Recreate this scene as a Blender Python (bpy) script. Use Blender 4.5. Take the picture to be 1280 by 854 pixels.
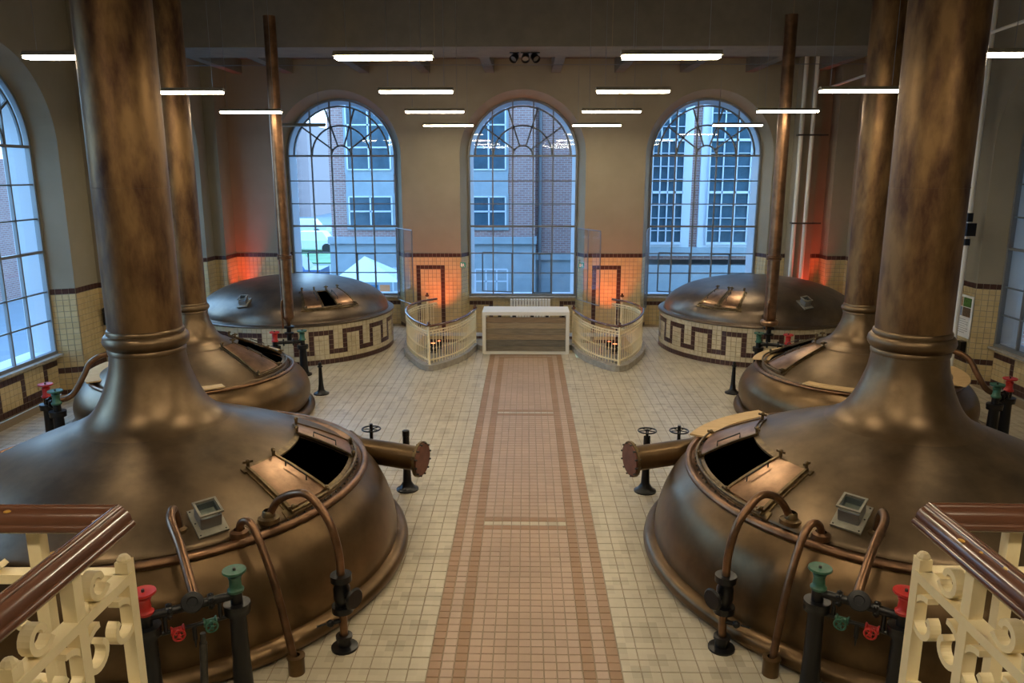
import bpy, math, random
from mathutils import Vector, Matrix
random.seed(7)
PI = math.pi
C = bpy.context.scene.collection
for o in list(bpy.data.objects): bpy.data.objects.remove(o)
# ------------------------------------------------------------------ camera, world, exposure
scn = bpy.context.scene
cam_d = bpy.data.cameras.new('camera'); cam_d.sensor_width = 36; cam_d.lens = 27.0; cam_d.clip_end = 400; cam_d.clip_start = .05
cam = bpy.data.objects.new('camera', cam_d); C.objects.link(cam)
cam.location = (0, 0, 4.2)
cam.rotation_euler = (math.radians(90 - 12.34), 0, 0.0183)
scn.camera = cam
scn.view_settings.view_transform = 'Standard'; scn.view_settings.look = 'None'
scn.view_settings.gamma = 1; scn.view_settings.exposure = 1.2
W = bpy.data.worlds.new('world'); scn.world = W; W.use_nodes = True
wn = W.node_tree.nodes; wl = W.node_tree.links
bg = wn['Background']; bg.inputs[1].default_value = 3.1
tc = wn.new('ShaderNodeTexCoord'); sp = wn.new('ShaderNodeSeparateXYZ'); rp = wn.new('ShaderNodeValToRGB')
wl.new(tc.outputs['Generated'], sp.inputs[0]); wl.new(sp.outputs[2], rp.inputs[0]); wl.new(rp.outputs[0], bg.inputs[0])
rp.color_ramp.elements[0].position = 0.0; rp.color_ramp.elements[0].color = (.40, .70, 1, 1)
rp.color_ramp.elements[1].position = 1.0; rp.color_ramp.elements[1].color = (.20, .46, 1, 1)
LAMP_STRENGTH = 26.0; LAMP_COL = (1.0, .83, .57)

# ------------------------------------------------------------------ materials
MATS = {}
def mat(name, col, rough=.5, metal=0.0, var=.0, scale=6, col2=None, bump=0, stretch=(1, 1, 1), coat=0, thr=(.35, .65), spec=.5, detail=5):
    m = bpy.data.materials.new(name); m.use_nodes = True
    n = m.node_tree.nodes; l = m.node_tree.links; b = n['Principled BSDF']
    b.inputs['Base Color'].default_value = (*col, 1); b.inputs['Roughness'].default_value = rough
    b.inputs['Metallic'].default_value = metal; b.inputs['Coat Weight'].default_value = coat
    b.inputs['Specular IOR Level'].default_value = spec
    if col2 or var or bump:
        t = n.new('ShaderNodeTexCoord'); mp = n.new('ShaderNodeMapping'); mp.inputs['Scale'].default_value = stretch
        no = n.new('ShaderNodeTexNoise'); no.inputs['Scale'].default_value = scale; no.inputs['Detail'].default_value = detail
        no.inputs['Roughness'].default_value = .6
        l.new(t.outputs['Object'], mp.inputs[0]); l.new(mp.outputs[0], no.inputs[0])
        if col2 is None: col2 = tuple(max(0, c * (1 - var)) for c in col)
        r = n.new('ShaderNodeValToRGB'); r.color_ramp.elements[0].position = thr[0]; r.color_ramp.elements[1].position = thr[1]
        r.color_ramp.elements[0].color = (*col2, 1); r.color_ramp.elements[1].color = (*col, 1)
        l.new(no.outputs[0], r.inputs[0]); l.new(r.outputs[0], b.inputs['Base Color'])
        if bump:
            bp = n.new('ShaderNodeBump'); bp.inputs['Strength'].default_value = bump; bp.inputs['Distance'].default_value = .02
            l.new(no.outputs[0], bp.inputs['Height']); l.new(bp.outputs[0], b.inputs['Normal'])
    MATS[name] = m; return m
def emit(name, col, s):
    m = bpy.data.materials.new(name); m.use_nodes = True; n = m.node_tree.nodes
    b = n['Principled BSDF']; b.inputs['Base Color'].default_value = (0, 0, 0, 1)
    b.inputs['Emission Color'].default_value = (*col, 1); b.inputs['Emission Strength'].default_value = s
    MATS[name] = m; return m
def tilemat(name, cols, size, rough=.35, spec=.5):
    """every tile takes one of several shades by its cell in space"""
    m = mat(name, cols[0], rough, spec=spec); n = m.node_tree.nodes; l = m.node_tree.links; b = n['Principled BSDF']
    g = n.new('ShaderNodeNewGeometry'); a = n.new('ShaderNodeVectorMath'); a.operation = 'SNAP'; a.inputs[1].default_value = (size, size, size)
    off = n.new('ShaderNodeVectorMath'); off.operation = 'ADD'; off.inputs[1].default_value = (size * .5, size * .5, size * .5)
    w = n.new('ShaderNodeTexWhiteNoise'); r = n.new('ShaderNodeValToRGB')
    l.new(g.outputs['Position'], off.inputs[0]); l.new(off.outputs[0], a.inputs[0]); l.new(a.outputs[0], w.inputs['Vector']); l.new(w.outputs['Value'], r.inputs[0])
    els = r.color_ramp.elements
    while len(els) < len(cols): els.new(.5)
    for i, c in enumerate(cols): els[i].position = i / (len(cols) - 1); els[i].color = (*c, 1)
    no = n.new('ShaderNodeTexNoise'); no.inputs['Scale'].default_value = 1.1; no.inputs['Detail'].default_value = 6
    l.new(g.outputs['Position'], no.inputs['Vector'])
    mr = n.new('ShaderNodeMapRange'); mr.inputs[1].default_value = .3; mr.inputs[2].default_value = .7; mr.inputs[3].default_value = .86; mr.inputs[4].default_value = 1.06
    l.new(no.outputs[0], mr.inputs[0])
    mx = n.new('ShaderNodeVectorMath'); mx.operation = 'SCALE'; l.new(r.outputs[0], mx.inputs[0]); l.new(mr.outputs[0], mx.inputs['Scale'])
    l.new(mx.outputs[0], b.inputs['Base Color']); return m
mat('copper_dome', (.225, .155, .09), .38, .8, scale=1.6, col2=(.115, .082, .05), bump=.06)
mat('copper_belly', (.20, .126, .062), .34, .8, scale=1.3, col2=(.095, .058, .026), bump=.06)
mat('copper_shaft', (.26, .155, .068), .46, .72, scale=2.0, col2=(.085, .042, .024), stretch=(1.8, 1.8, .6), thr=(.38, .60), detail=9, bump=.04)
mat('copper_neck', (.22, .15, .085), .36, .8, scale=3, col2=(.15, .10, .055))
mat('copper_bright', (.46, .28, .17), .30, .88, scale=5, col2=(.25, .15, .09), bump=.05)
mat('copper_pipe', (.30, .165, .09), .32, .85, scale=5, col2=(.16, .09, .05))
mat('copper_grey', (.22, .165, .115), .36, .85, scale=2.0, col2=(.13, .10, .075), bump=.05)
mat('plate_red', (.26, .12, .085), .45, .7, scale=8, var=.3)
mat('brass', (.25, .18, .09), .4, .85, scale=14, col2=(.13, .09, .05))
mat('dull_iron', (.10, .095, .085), .5, .6, scale=20, var=.4)
mat('black_iron', (.006, .006, .007), .3, .0, spec=.4)
mat('red_paint', (.50, .028, .022), .35)
mat('green_paint', (.045, .15, .095), .4, scale=20, col2=(.03, .10, .06))
mat('cream_paint', (.86, .74, .47), .42, scale=9, col2=(.79, .66, .39), thr=(.3, .5))
mat('brown_rail', (.125, .05, .027), .25, 0, scale=11, col2=(.11, .044, .024), coat=.5)
mat('chipped', (.50, .27, .05), .5)
mat('steel', (.26, .27, .28), .35, .8)
mat('grey_plate', (.33, .31, .25), .5, .3, scale=12, var=.25)
mat('timber', (.72, .50, .25), .6, scale=5, col2=(.58, .38, .17), stretch=(1, 8, 8))
mat('plaster', (.31, .275, .205), .85, scale=1.2, col2=(.275, .245, .18))
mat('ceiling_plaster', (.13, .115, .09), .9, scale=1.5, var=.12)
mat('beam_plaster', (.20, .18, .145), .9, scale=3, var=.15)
mat('grout', (.33, .26, .175), .9)
mat('wall_grout', (.40, .32, .20), .9)
mat('stone', (.42, .39, .33), .6, scale=8, var=.3)
mat('pit_stone', (.22, .19, .15), .8, scale=6, var=.3)
mat('white_paint', (.78, .76, .70), .45)
mat('ext_white', (.50, .55, .60), .6)
mat('frame_paint', (.17, .18, .185), .45)
mat('glaze_bar', (.13, .16, .18), .5)
mat('inside_shade', (.004, .003, .003), 1.0, spec=0)  # near-black colour standing in for the shade inside the vats
mat('ext_stone', (.27, .32, .34), .8, scale=2, var=.12)
mat('ext_window', (.025, .06, .085), .3, scale=2, col2=(.045, .095, .13))
mat('asphalt', (.17, .19, .20), .9, scale=.3, var=.15)
mat('grass', (.16, .28, .12), .9, scale=.5, var=.3)
mat('tower_pale', (.48, .50, .52), .8)
mat('tower_pink', (.28, .21, .20), .8)
mat('tent_white', (.62, .63, .64), .7)
mat('banner_blue', (.06, .17, .30), .6); mat('banner_orange', (.65, .25, .10), .6)
mat('tree_green', (.06, .10, .05), .9, scale=3, var=.5)
mat('cloth_black', (.02, .02, .02), .8)
mat('exit_green', (.02, .33, .22), .5)
mat('white_flat', (.85, .85, .82), .6)
mat('photo_brown', (.28, .15, .07), .5, scale=20, col2=(.6, .45, .3)); mat('photo_green', (.10, .25, .03), .5, scale=24, col2=(.02, .05, .01))
mat('photo_blue', (.14, .22, .42), .5, scale=6, col2=(.35, .4, .5)); mat('photo_dark', (.05, .03, .015), .5, scale=40, col2=(.2, .12, .06))
mat('text_grey', (.35, .35, .34), .7)
mat('car_blue', (.05, .12, .3), .3); mat('car_silver', (.5, .5, .5), .3)
for i, c in enumerate([(.22, .19, .14), (.33, .25, .16), (.27, .22, .15), (.38, .29, .18), (.19, .17, .13), (.30, .21, .13)]):
    mat('plank%d' % i, c, .6, scale=3, var=.35, stretch=(1, 10, 10))
T = .168; S = .112
tilemat('tile_white', [(.45, .39, .285), (.53, .465, .345), (.57, .505, .38), (.54, .475, .35), (.61, .545, .42)], T, .32)
tilemat('tile_pink', [(.46, .325, .235), (.50, .355, .26), (.48, .335, .245), (.52, .375, .28)], S, .38)
tilemat('tile_ochre', [(.33, .19, .10), (.36, .21, .115), (.38, .225, .13)], S, .38)
tilemat('tile_cream', [(.56, .43, .22), (.60, .47, .25), (.63, .50, .275)], .11, .3)
tilemat('tile_dark', [(.065, .028, .024), (.08, .036, .03), (.055, .024, .02)], .11, .3)
tilemat('tile_drum', [(.60, .52, .35), (.66, .575, .40), (.56, .47, .30)], .11, .25)
# glass: sheet that lets the view through and mirrors at grazing angles
g = bpy.data.materials.new('glass'); g.use_nodes = True; n = g.node_tree.nodes; l = g.node_tree.links
n.remove(n['Principled BSDF']); tr = n.new('ShaderNodeBsdfTransparent'); tr.inputs[0].default_value = (.90, .95, .97, 1)
gl = n.new('ShaderNodeBsdfGlossy'); gl.inputs['Roughness'].default_value = .03; lw = n.new('ShaderNodeLayerWeight'); lw.inputs[0].default_value = .5; pw = n.new('ShaderNodeMath'); pw.operation = 'POWER'; pw.inputs[1].default_value = 4.5; fr = n.new('ShaderNodeMath'); fr.operation = 'MULTIPLY_ADD'; fr.inputs[1].default_value = .9; fr.inputs[2].default_value = .05; l.new(lw.outputs['Facing'], pw.inputs[0]); l.new(pw.outputs[0], fr.inputs[0])
mx = n.new('ShaderNodeMixShader'); l.new(fr.outputs[0], mx.inputs[0]); l.new(tr.outputs[0], mx.inputs[1]); l.new(gl.outputs[0], mx.inputs[2])
l.new(mx.outputs[0], n['Material Output'].inputs[0]); MATS['glass'] = g
# brick
br = mat('ext_brick', (.5, .3, .25), .85); n = br.node_tree.nodes; l = br.node_tree.links
bt = n.new('ShaderNodeTexBrick'); bt.inputs['Color1'].default_value = (.25, .13, .115, 1); bt.inputs['Color2'].default_value = (.32, .18, .155, 1); bt.inputs['Mortar'].default_value = (.34, .29, .27, 1)
bt.inputs['Scale'].default_value = 1; bt.inputs['Brick Width'].default_value = .24; bt.inputs['Row Height'].default_value = .085; bt.inputs['Mortar Size'].default_value = .012
tcn = n.new('ShaderNodeTexCoord'); sx = n.new('ShaderNodeSeparateXYZ'); ad = n.new('ShaderNodeMath'); ad.operation = 'ADD'; cx = n.new('ShaderNodeCombineXYZ')
l.new(tcn.outputs['Object'], sx.inputs[0]); l.new(sx.outputs[0], ad.inputs[0]); l.new(sx.outputs[1], ad.inputs[1]); l.new(ad.outputs[0], cx.inputs[0]); l.new(sx.outputs[2], cx.inputs[1])
l.new(cx.outputs[0], bt.inputs['Vector']); l.new(bt.outputs[0], n['Principled BSDF'].inputs['Base Color'])
emit('tube_glow', LAMP_COL, LAMP_STRENGTH)
emit('orange_glow', (1, .16, .05), 7)

# ------------------------------------------------------------------ mesh helpers
def V(*a): return Vector(a)
class MB:
    def __init__(s): s.v = []; s.f = []; s.m = []; s.mi = 0
    def add(s, vs, fs, mi=None):
        o = len(s.v); s.v += [tuple(v) for v in vs]; s.f += [tuple(i + o for i in f) for f in fs]
        s.m += [s.mi if mi is None else mi] * len(fs); return s
    def hexa(s, p, mi=None):   # 8 corners: bottom loop 0-3, top loop 4-7
        return s.add(p, [(3, 2, 1, 0), (4, 5, 6, 7), (0, 1, 5, 4), (1, 2, 6, 5), (2, 3, 7, 6), (3, 0, 4, 7)], mi)
    def box(s, x0, x1, y0, y1, z0, z1, mi=None):
        return s.hexa([(x0, y0, z0), (x1, y0, z0), (x1, y1, z0), (x0, y1, z0), (x0, y0, z1), (x1, y0, z1), (x1, y1, z1), (x0, y1, z1)], mi)
    def obox(s, c, ax, ay, az, hx, hy, hz, mi=None):
        c = Vector(c); X = Vector(ax).normalized() * hx; Y = Vector(ay).normalized() * hy; Z = Vector(az).normalized() * hz
        return s.hexa([c - X - Y - Z, c + X - Y - Z, c + X + Y - Z, c - X + Y - Z, c - X - Y + Z, c + X - Y + Z, c + X + Y + Z, c - X + Y + Z], mi)
    def lathe(s, prof, seg=32, c=(0, 0, 0), a0=0, a1=360, skip=None, axis=None, mi=None):
        """prof: (r, z) list. axis: direction of the local z"""
        c = Vector(c); full = abs(a1 - a0 - 360) < 1e-6; n = seg if full else seg + 1
        R = Vector((0, 0, 1)).rotation_difference(Vector(axis).normalized()).to_matrix() if axis else Matrix.Identity(3)
        vs = []
        for (r, z) in prof:
            for i in range(n):
                a = math.radians(a0 + (a1 - a0) * i / seg); vs.append(c + R @ Vector((r * math.cos(a), r * math.sin(a), z)))
        fs = []
        for j in range(len(prof) - 1):
            for i in range(seg):
                k = (i + 1) % n if full else i + 1
                if skip and skip(prof[j][0], prof[j + 1][0], a0 + (a1 - a0) * (i + .5) / seg): continue
                fs.append((j * n + i, j * n + k, (j + 1) * n + k, (j + 1) * n + i))
        return s.add(vs, fs, mi)
    def rod(s, p, q, r, seg=10, r2=None, mi=None):
        p = Vector(p); q = Vector(q); L = (q - p).length
        return s.lathe([(0.0001, 0), (r, 0), (r if r2 is None else r2, L), (0.0001, L)], seg, p, axis=(q - p), mi=mi)
    def tube(s, pts, r, seg=10, mi=None, closed=False, rz=None):
        pts = [Vector(p) for p in pts]; n = len(pts); vs = []; fs = []
        t0 = (pts[1] - pts[0]).normalized(); up = Vector((0, 0, 1)) if abs(t0.z) < .9 else Vector((0, 1, 0))
        nn = t0.cross(up).normalized()
        for i, p in enumerate(pts):
            if closed: t = (pts[(i + 1) % n] - pts[i - 1]).normalized()
            else: t = (pts[min(i + 1, n - 1)] - pts[max(i - 1, 0)]).normalized()
            nn = (nn - t * nn.dot(t)).normalized(); b = t.cross(nn)
            rr = r[i] if isinstance(r, (list, tuple)) else r
            for k in range(seg):
                a = 2 * PI * k / seg; vs.append(p + nn * math.cos(a) * rr + b * math.sin(a) * (rz or rr))
        for i in range(n if closed else n - 1):
            j = (i + 1) % n
            for k in range(seg):
                fs.append((i * seg + k, i * seg + (k + 1) % seg, j * seg + (k + 1) % seg, j * seg + k))
        if not closed:
            fs.append(tuple(range(seg))[::-1]); fs.append(tuple((n - 1) * seg + k for k in range(seg)))
        return s.add(vs, fs, mi)
    def ribbon(s, pts, wdir, w, t, mi=None):
        """flat bar following pts; wdir = width direction, t = thickness"""
        pts = [Vector(p) for p in pts]; n = len(pts); wd = Vector(wdir).normalized(); vs = []; fs = []
        for i, p in enumerate(pts):
            tg = (pts[min(i + 1, n - 1)] - pts[max(i - 1, 0)]).normalized(); nn = tg.cross(wd).normalized()
            for a, b in ((-1, -1), (1, -1), (1, 1), (-1, 1)): vs.append(p + wd * w / 2 * a + nn * t / 2 * b)
        for i in range(n - 1):
            for k in range(4): fs.append((i * 4 + k, i * 4 + (k + 1) % 4, i * 4 + 4 + (k + 1) % 4, i * 4 + 4 + k))
        fs.append((3, 2, 1, 0)); fs.append(tuple((n - 1) * 4 + k for k in range(4)))
        return s.add(vs, fs, mi)
    def sphere(s, c, r, seg=8, mi=None, sz=1):
        pr = [(max(.0001, r * math.sin(PI * i / seg)), -r * sz * math.cos(PI * i / seg)) for i in range(seg + 1)]
        return s.lathe(pr, seg + 4, c, mi=mi)
    def torus(s, c, R, r, axis=(0, 0, 1), seg=24, sg=8, mi=None):
        pr = [(R + r * math.cos(2 * PI * k / sg), r * math.sin(2 * PI * k / sg)) for k in range(sg + 1)]
        return s.lathe(pr, seg, c, axis=axis, mi=mi)
    def build(s, name, m, parent=None, smooth=False, stuff=False, loc=None):
        me = bpy.data.meshes.new(name); me.from_pydata(s.v, [], s.f)
        for q in (m if isinstance(m, (list, tuple)) else [m]): me.materials.append(MATS[q])
        if isinstance(m, (list, tuple)): me.polygons.foreach_set('material_index', s.m)
        me.update()
        if smooth:
            me.polygons.foreach_set('use_smooth', [True] * len(me.polygons))
            try: me.set_sharp_from_angle(angle=math.radians(50))
            except Exception: pass
        o = bpy.data.objects.new(name, me); C.objects.link(o)
        if parent: o.parent = parent
        if stuff: o['kind'] = 'stuff'
        if loc: o.location = loc
        return o
def tag(o, label, cat, group=None):
    o['label'] = label; o['category'] = cat
    if group: o['group'] = group
    return o
def thing(name, label, cat, loc=(0, 0, 0), group=None, rz=0):
    o = bpy.data.objects.new(name, None); C.objects.link(o); o.location = loc; o.rotation_euler = (0, 0, rz); return tag(o, label, cat, group)
def struct(o): o['kind'] = 'structure'; return o
def sempty(name):
    o = bpy.data.objects.new(name, None); C.objects.link(o); return struct(o)
def crom(pts, n=6):
    """Catmull-Rom through points of any dimension"""
    P = [Vector(p) if len(p) > 2 else Vector((p[0], p[1], 0)) for p in pts]; out = []
    for i in range(len(P) - 1):
        a = P[max(i - 1, 0)]; b = P[i]; c = P[i + 1]; d = P[min(i + 2, len(P) - 1)]
        for k in range(n):
            t = k / n; out.append(.5 * ((2 * b) + (c - a) * t + (2 * a - 5 * b + 4 * c - d) * t * t + (3 * b - a - 3 * c + d) * t ** 3))
    out.append(P[-1]); return out
def prof(pts, n=4): return [(p.x, p.y) for p in crom(pts, n)]

# ------------------------------------------------------------------ ROOM SHELL
CEIL = 8.2; SPR = 4.67; SILL = .83; RI = 1.5; RO = 1.69; REC = .42
def frame_fn(A, B):
    A = Vector((*A, 0)); B = Vector((*B, 0)); U = (B - A).normalized(); N = Vector((-U.y, U.x, 0))
    return (lambda u, d, z: A + U * u + N * d + Vector((0, 0, z))), U, N, (B - A).length
def tiles(mb, F, u0, u1, z0, rows, pat, size=.11, d=0.0, colsign=1):
    nc = max(1, round((u1 - u0) / size)); w = (u1 - u0) / nc; gz = .0035; t = .009
    for i in range(nc):
        for j in range(rows):
            a, b = u0 + i * w + gz, u0 + (i + 1) * w - gz; c, e = z0 + j * size + gz, z0 + (j + 1) * size - gz
            k = .003
            v = [F(a, d, c), F(b, d, c), F(b, d, e), F(a, d, e), F(a + k, d + t, c + k), F(b - k, d + t, c + k), F(b - k, d + t, e - k), F(a + k, d + t, e - k)]
            mb.add(v, [(4, 5, 6, 7), (0, 1, 5, 4), (1, 2, 6, 5), (2, 3, 7, 6), (3, 0, 4, 7)], 1 if pat(i, j, nc) else 0)
def p_top(rows):
    return lambda i, j, n: j == rows - 1 or j == 0
def p_frame(rows, c0, c1, top):
    return lambda i, j, n: j == rows - 1 or j == 0 or (c0 <= i <= c1 and j <= top and (i in (c0, c1) or j == top))
def p_meander(rows, lo=2, hi=6, per=12, ph=0, last=True, half=None):
    half = half or per // 2
    def f(i, j, n):
        if j == 0 or (last and j == rows - 1): return True
        k = (i + ph) % per
        if k in (0, half) and lo <= j <= hi: return True
        if 0 < k < half and j == hi: return True
        return k > half and j == lo
    return f
def p_double(rows): return lambda i, j, n: j in (0, 4, rows - 1)
def wall(name, A, B, segs, openings, z0=0.0, zt=CEIL):
    """A->B with the room on the left of the direction; openings = list of centres u. segs: tile pattern fn per interval"""
    F, U, N, L = frame_fn(A, B); root = sempty(name)
    mb = MB(); tm = MB(); cuts = [0] + [x for c in openings for x in (c - RO, c + RO)] + [L]
    r_t = 19
    for k in range(0, len(cuts), 2):
        a, b = cuts[k], cuts[k + 1]
        if b - a < .02: continue
        mb.add([F(a, 0, z0), F(b, 0, z0), F(b, 0, zt), F(a, 0, zt)], [(0, 1, 2, 3)])
        zz = z0 if z0 < 0 else 0
        rr = 19 + (round(-z0 / .11) if z0 < 0 else 0)
        tiles(tm, F, a + .005, b - .005, 2.06 - rr * .11, rr, segs[k // 2](rr))
    NA = 40
    for c in openings:
        po = [(c + RO, z0)] + [(c + RO * math.cos(PI * i / NA), SPR + RO * math.sin(PI * i / NA)) for i in range(NA + 1)] + [(c - RO, z0)]
        pi_ = [(c + RI, z0)] + [(c + RI * math.cos(PI * i / NA), SPR + RI * math.sin(PI * i / NA)) for i in range(NA + 1)] + [(c - RI, z0)]
        for i in range(1, NA + 1):   # wall above the arch
            mb.add([F(po[i][0], 0, po[i][1]), F(po[i + 1][0], 0, po[i + 1][1]), F(po[i + 1][0], 0, zt), F(po[i][0], 0, zt)], [(0, 1, 2, 3)])
        for i in range(len(po) - 1):
            mb.add([F(po[i][0], 0, po[i][1]), F(po[i + 1][0], 0, po[i + 1][1]), F(pi_[i + 1][0], -REC, pi_[i + 1][1]), F(pi_[i][0], -REC, pi_[i][1])], [(3, 2, 1, 0)])
        mb.add([F(c - RI, -REC, z0), F(c + RI, -REC, z0), F(c + RI, -REC, SILL - .02), F(c - RI, -REC, SILL - .02)], [(0, 1, 2, 3)])
        rr = 7 + (round(-z0 / .11) if z0 < 0 else 0)
        tiles(tm, F, c - RI, c + RI, z0 + .02 if z0 < 0 else .03, rr, p_meander(rr, 1 if z0 >= 0 else 4, rr - 2 if z0 >= 0 else rr - 2, 12, 3, False), d=-REC)
        # tiled jambs
        for sgn in (-1, 1):
            P0 = F(c + sgn * RO, 0, 0); P1 = F(c + sgn * RI, -REC, 0)
            if sgn > 0: P0, P1 = P1, P0
            F2, _, _, L2 = frame_fn((P0.x, P0.y), (P1.x, P1.y))
            rr = 19 + (round(-z0 / .11) if z0 < 0 else 0)
            if sgn < 0: pass
            tiles(tm, F2, .004, L2 - .004, 2.06 - rr * .11, rr, p_double(rr))
    mb.build('wall_face', 'plaster', root, stuff=False)
    tm.build('wall_tiles', ['tile_cream', 'tile_dark'], root, stuff=True)
    back = MB()
    return root, F, U, N
WIN = [0]
def window(F, c, sash=True, zlow=SILL):
    WIN[0] += 1; root = sempty('window_%d' % WIN[0]); NA = 40; d = -REC
    def bar(mb, pts, w, t):   # pts in (u, z)
        P = [F(u, d, z) for u, z in pts]; nrm = (F(0, 1, 0) - F(0, 0, 0)); mb.ribbon(P, nrm, t, w)
    outl = [(c + RI - .03, zlow)] + [(c + (RI - .03) * math.cos(PI * i / NA), SPR + (RI - .03) * math.sin(PI * i / NA)) for i in range(NA + 1)] + [(c - RI + .03, zlow)]
    m = MB(); bar(m, outl, .055, .09); bar(m, [(c - RI, zlow + .02), (c + RI, zlow + .02)], .06, .10); m.build('window_frame', 'frame_paint', root)
    m = MB(); m.hexa([F(c - RI, d - .02, zlow - .05), F(c + RI, d - .02, zlow - .05), F(c + RI, d + .16, zlow - .05), F(c - RI, d + .16, zlow - .05),
                      F(c - RI, d - .02, zlow - .01), F(c + RI, d - .02, zlow - .01), F(c + RI, d + .16, zlow - .01), F(c - RI, d + .16, zlow - .01)]); m.build('window_sill', 'stone', root)
    for z in (SPR, 2.77):
        m = MB(); bar(m, [(c - RI, z), (c + RI, z)], .05, .08); m.build('transom', 'frame_paint', root)
    fr_ = (-.548, -.192, .182, .548); us = [c - RI + .04] + [c + RI * f for f in fr_] + [c + RI - .04]
    for u in us[1:-1]:
        m = MB(); top = SPR + math.sqrt((RI - .03) ** 2 - (u - c) ** 2); bar(m, [(u, zlow), (u, top)], .034, .06); m.build('mullion', 'frame_paint', root)
    zs = [zlow + .05, 1.47, 2.02, 2.77, 3.38, 4.0, SPR]
    for z in (1.47, 2.02, 3.38, 4.0):
        m = MB(); bar(m, [(c - RI + .03, z), (c + RI - .03, z)], .028, .04); m.build('glazing_bar', 'glaze_bar', root)
    for r in (.27, .80, 1.30):
        m = MB(); bar(m, [(c + r * math.cos(PI * i / 24), SPR + r * math.sin(PI * i / 24)) for i in range(25)], .042, .04); m.build('fanlight_arc', 'glaze_bar', root)
    for a in (36, 72, 108, 144):
        a = math.radians(a); m = MB(); bar(m, [(c + .27 * math.cos(a), SPR + .27 * math.sin(a)), (c + 1.3 * math.cos(a), SPR + 1.3 * math.sin(a))], .04, .04); m.build('fanlight_spoke', 'glaze_bar', root)
    for i in range(5):
        for j in range(6):
            a, b, e, f = us[i], us[i + 1], zs[j], zs[j + 1]
            MB().add([F(a, d, e), F(b, d, e), F(b, d, f), F(a, d, f)], [(0, 1, 2, 3)]).build('pane', 'glass', root)
        a, b = us[i], us[i + 1]; K = 6; vs = []
        for k in range(K + 1):
            u = a + (b - a) * k / K; vs += [F(u, d, SPR), F(u, d, SPR + math.sqrt(max(0, (RI - .03) ** 2 - (u - c) ** 2)))]
        MB().add(vs, [(2 * k, 2 * k + 2, 2 * k + 3, 2 * k + 1) for k in range(K)]).build('pane', 'glass', root)
    # outer reveal of white stone
    ro, re = RI - .02, RI - .13; m = MB()
    po = [(c + ro, zlow)] + [(c + ro * math.cos(PI * i / NA), SPR + ro * math.sin(PI * i / NA)) for i in range(NA + 1)] + [(c - ro, zlow)]
    pe = [(c + re, zlow)] + [(c + re * math.cos(PI * i / NA), SPR + re * math.sin(PI * i / NA)) for i in range(NA + 1)] + [(c - re, zlow)]
    for i in range(len(po) - 1):
        m.add([F(po[i][0], d - .05, po[i][1]), F(po[i + 1][0], d - .05, po[i + 1][1]), F(pe[i + 1][0], d - .42, pe[i + 1][1]), F(pe[i][0], d - .42, pe[i][1])], [(0, 1, 2, 3)])
    m.hexa([F(c - ro, d - .5, zlow - .1), F(c + ro, d - .5, zlow - .1), F(c + ro, d - .04, zlow - .1), F(c - ro, d - .04, zlow - .1),
            F(c - ro, d - .5, zlow + .02), F(c + ro, d - .5, zlow + .02), F(c + ro, d - .04, zlow + .05), F(c - ro, d - .04, zlow + .05)])
    m.build('outer_reveal', 'ext_white', root)
    if sash:
        for (u0, u1, z0, z1, ang, hinge) in ((us[1] + .02, us[2] - .02, .90, 2.0, 0, 0), (us[3] + .02, us[4] + .33, .92, 2.02, 12, 0)):
            nrm = F(0, 1, 0) - F(0, 0, 0); Uv = (F(1, 0, 0) - F(0, 0, 0)); ca, sa = math.cos(math.radians(ang)), math.sin(math.radians(ang))
            def Q(u, z): return F(u0, d - .05, z) + (Uv * ca - nrm * sa) * (u - u0)
            m = MB()
            for P in ([Q(u0, z0), Q(u1, z0)], [Q(u0, z1), Q(u1, z1)], [Q(u0, z0), Q(u0, z1)], [Q(u1, z0), Q(u1, z1)]): m.ribbon(P, nrm, .03, .035)
            m.build('casement_sash', 'glaze_bar', root)
    return root
# back wall: direction so that room is on its left: from +X to -X  (A right, B left)
YB = 21.1; XR = 8.0; XL = -8.0
def ub(x): return XR - x
CB = [ub(4.87), ub(-.10), ub(-5.06)]
rt, FB, UB, NB = wall('wall_back', (XR, YB), (XL, YB), [lambda r: p_frame(r, 3, 10, 12), lambda r: p_frame(r, 5, 11, 15 + r - 19), lambda r: p_frame(r, 4, 10, 15 + r - 19), lambda r: p_frame(r, 1, 8, 13)], CB, z0=-.45)
for c in CB: window(FB, c)
# left side walls (room on the left of direction => go from back to front on the left side: -Y direction has left = +X)
rt, FL2, _, _ = wall('wall_left_rear', (-8.3, 20.35), (-8.3, 16.4), [lambda r: p_double(r), lambda r: p_double(r)], [20.35 - 18.15])
window(FL2, 20.35 - 18.15, False)
rt, FL1, _, _ = wall('wall_left', (-8.62, 15.2), (-8.62, 3.2), [lambda r: p_double(r), lambda r: p_double(r), lambda r: p_double(r)], [15.2 - 12.72, 15.2 - 7.2])
window(FL1, 15.2 - 12.72, False); window(FL1, 15.2 - 7.2, False)
def simple_wall(name, pts, pat=None, kindpat=True, zt=CEIL):
    root = sempty(name); mb = MB(); tm = MB()
    for A, B in zip(pts[:-1], pts[1:]):
        F, U, N, L = frame_fn(A, B); mb.add([F(0, 0, 0), F(L, 0, 0), F(L, 0, zt), F(0, 0, zt)], [(0, 1, 2, 3)])
        if kindpat: tiles(tm, F, .004, L - .004, 2.06 - 18 * .11, 18, (pat or p_double)(18))
    mb.build('wall_face', 'plaster', root)
    if tm.v: tm.build('wall_tiles', ['tile_cream', 'tile_dark'], root, stuff=True)
    return root
simple_wall('trim_1', [(-8.0, 21.1), (-8.0, 20.35), (-8.3, 20.35)])
simple_wall('trim_2', [(-8.3, 16.4), (-8.22, 16.4), (-8.22, 15.2), (-8.62, 15.2)])
simple_wall('wall_left_front', [(-8.62, 3.2), (-8.62, -3)])
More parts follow.
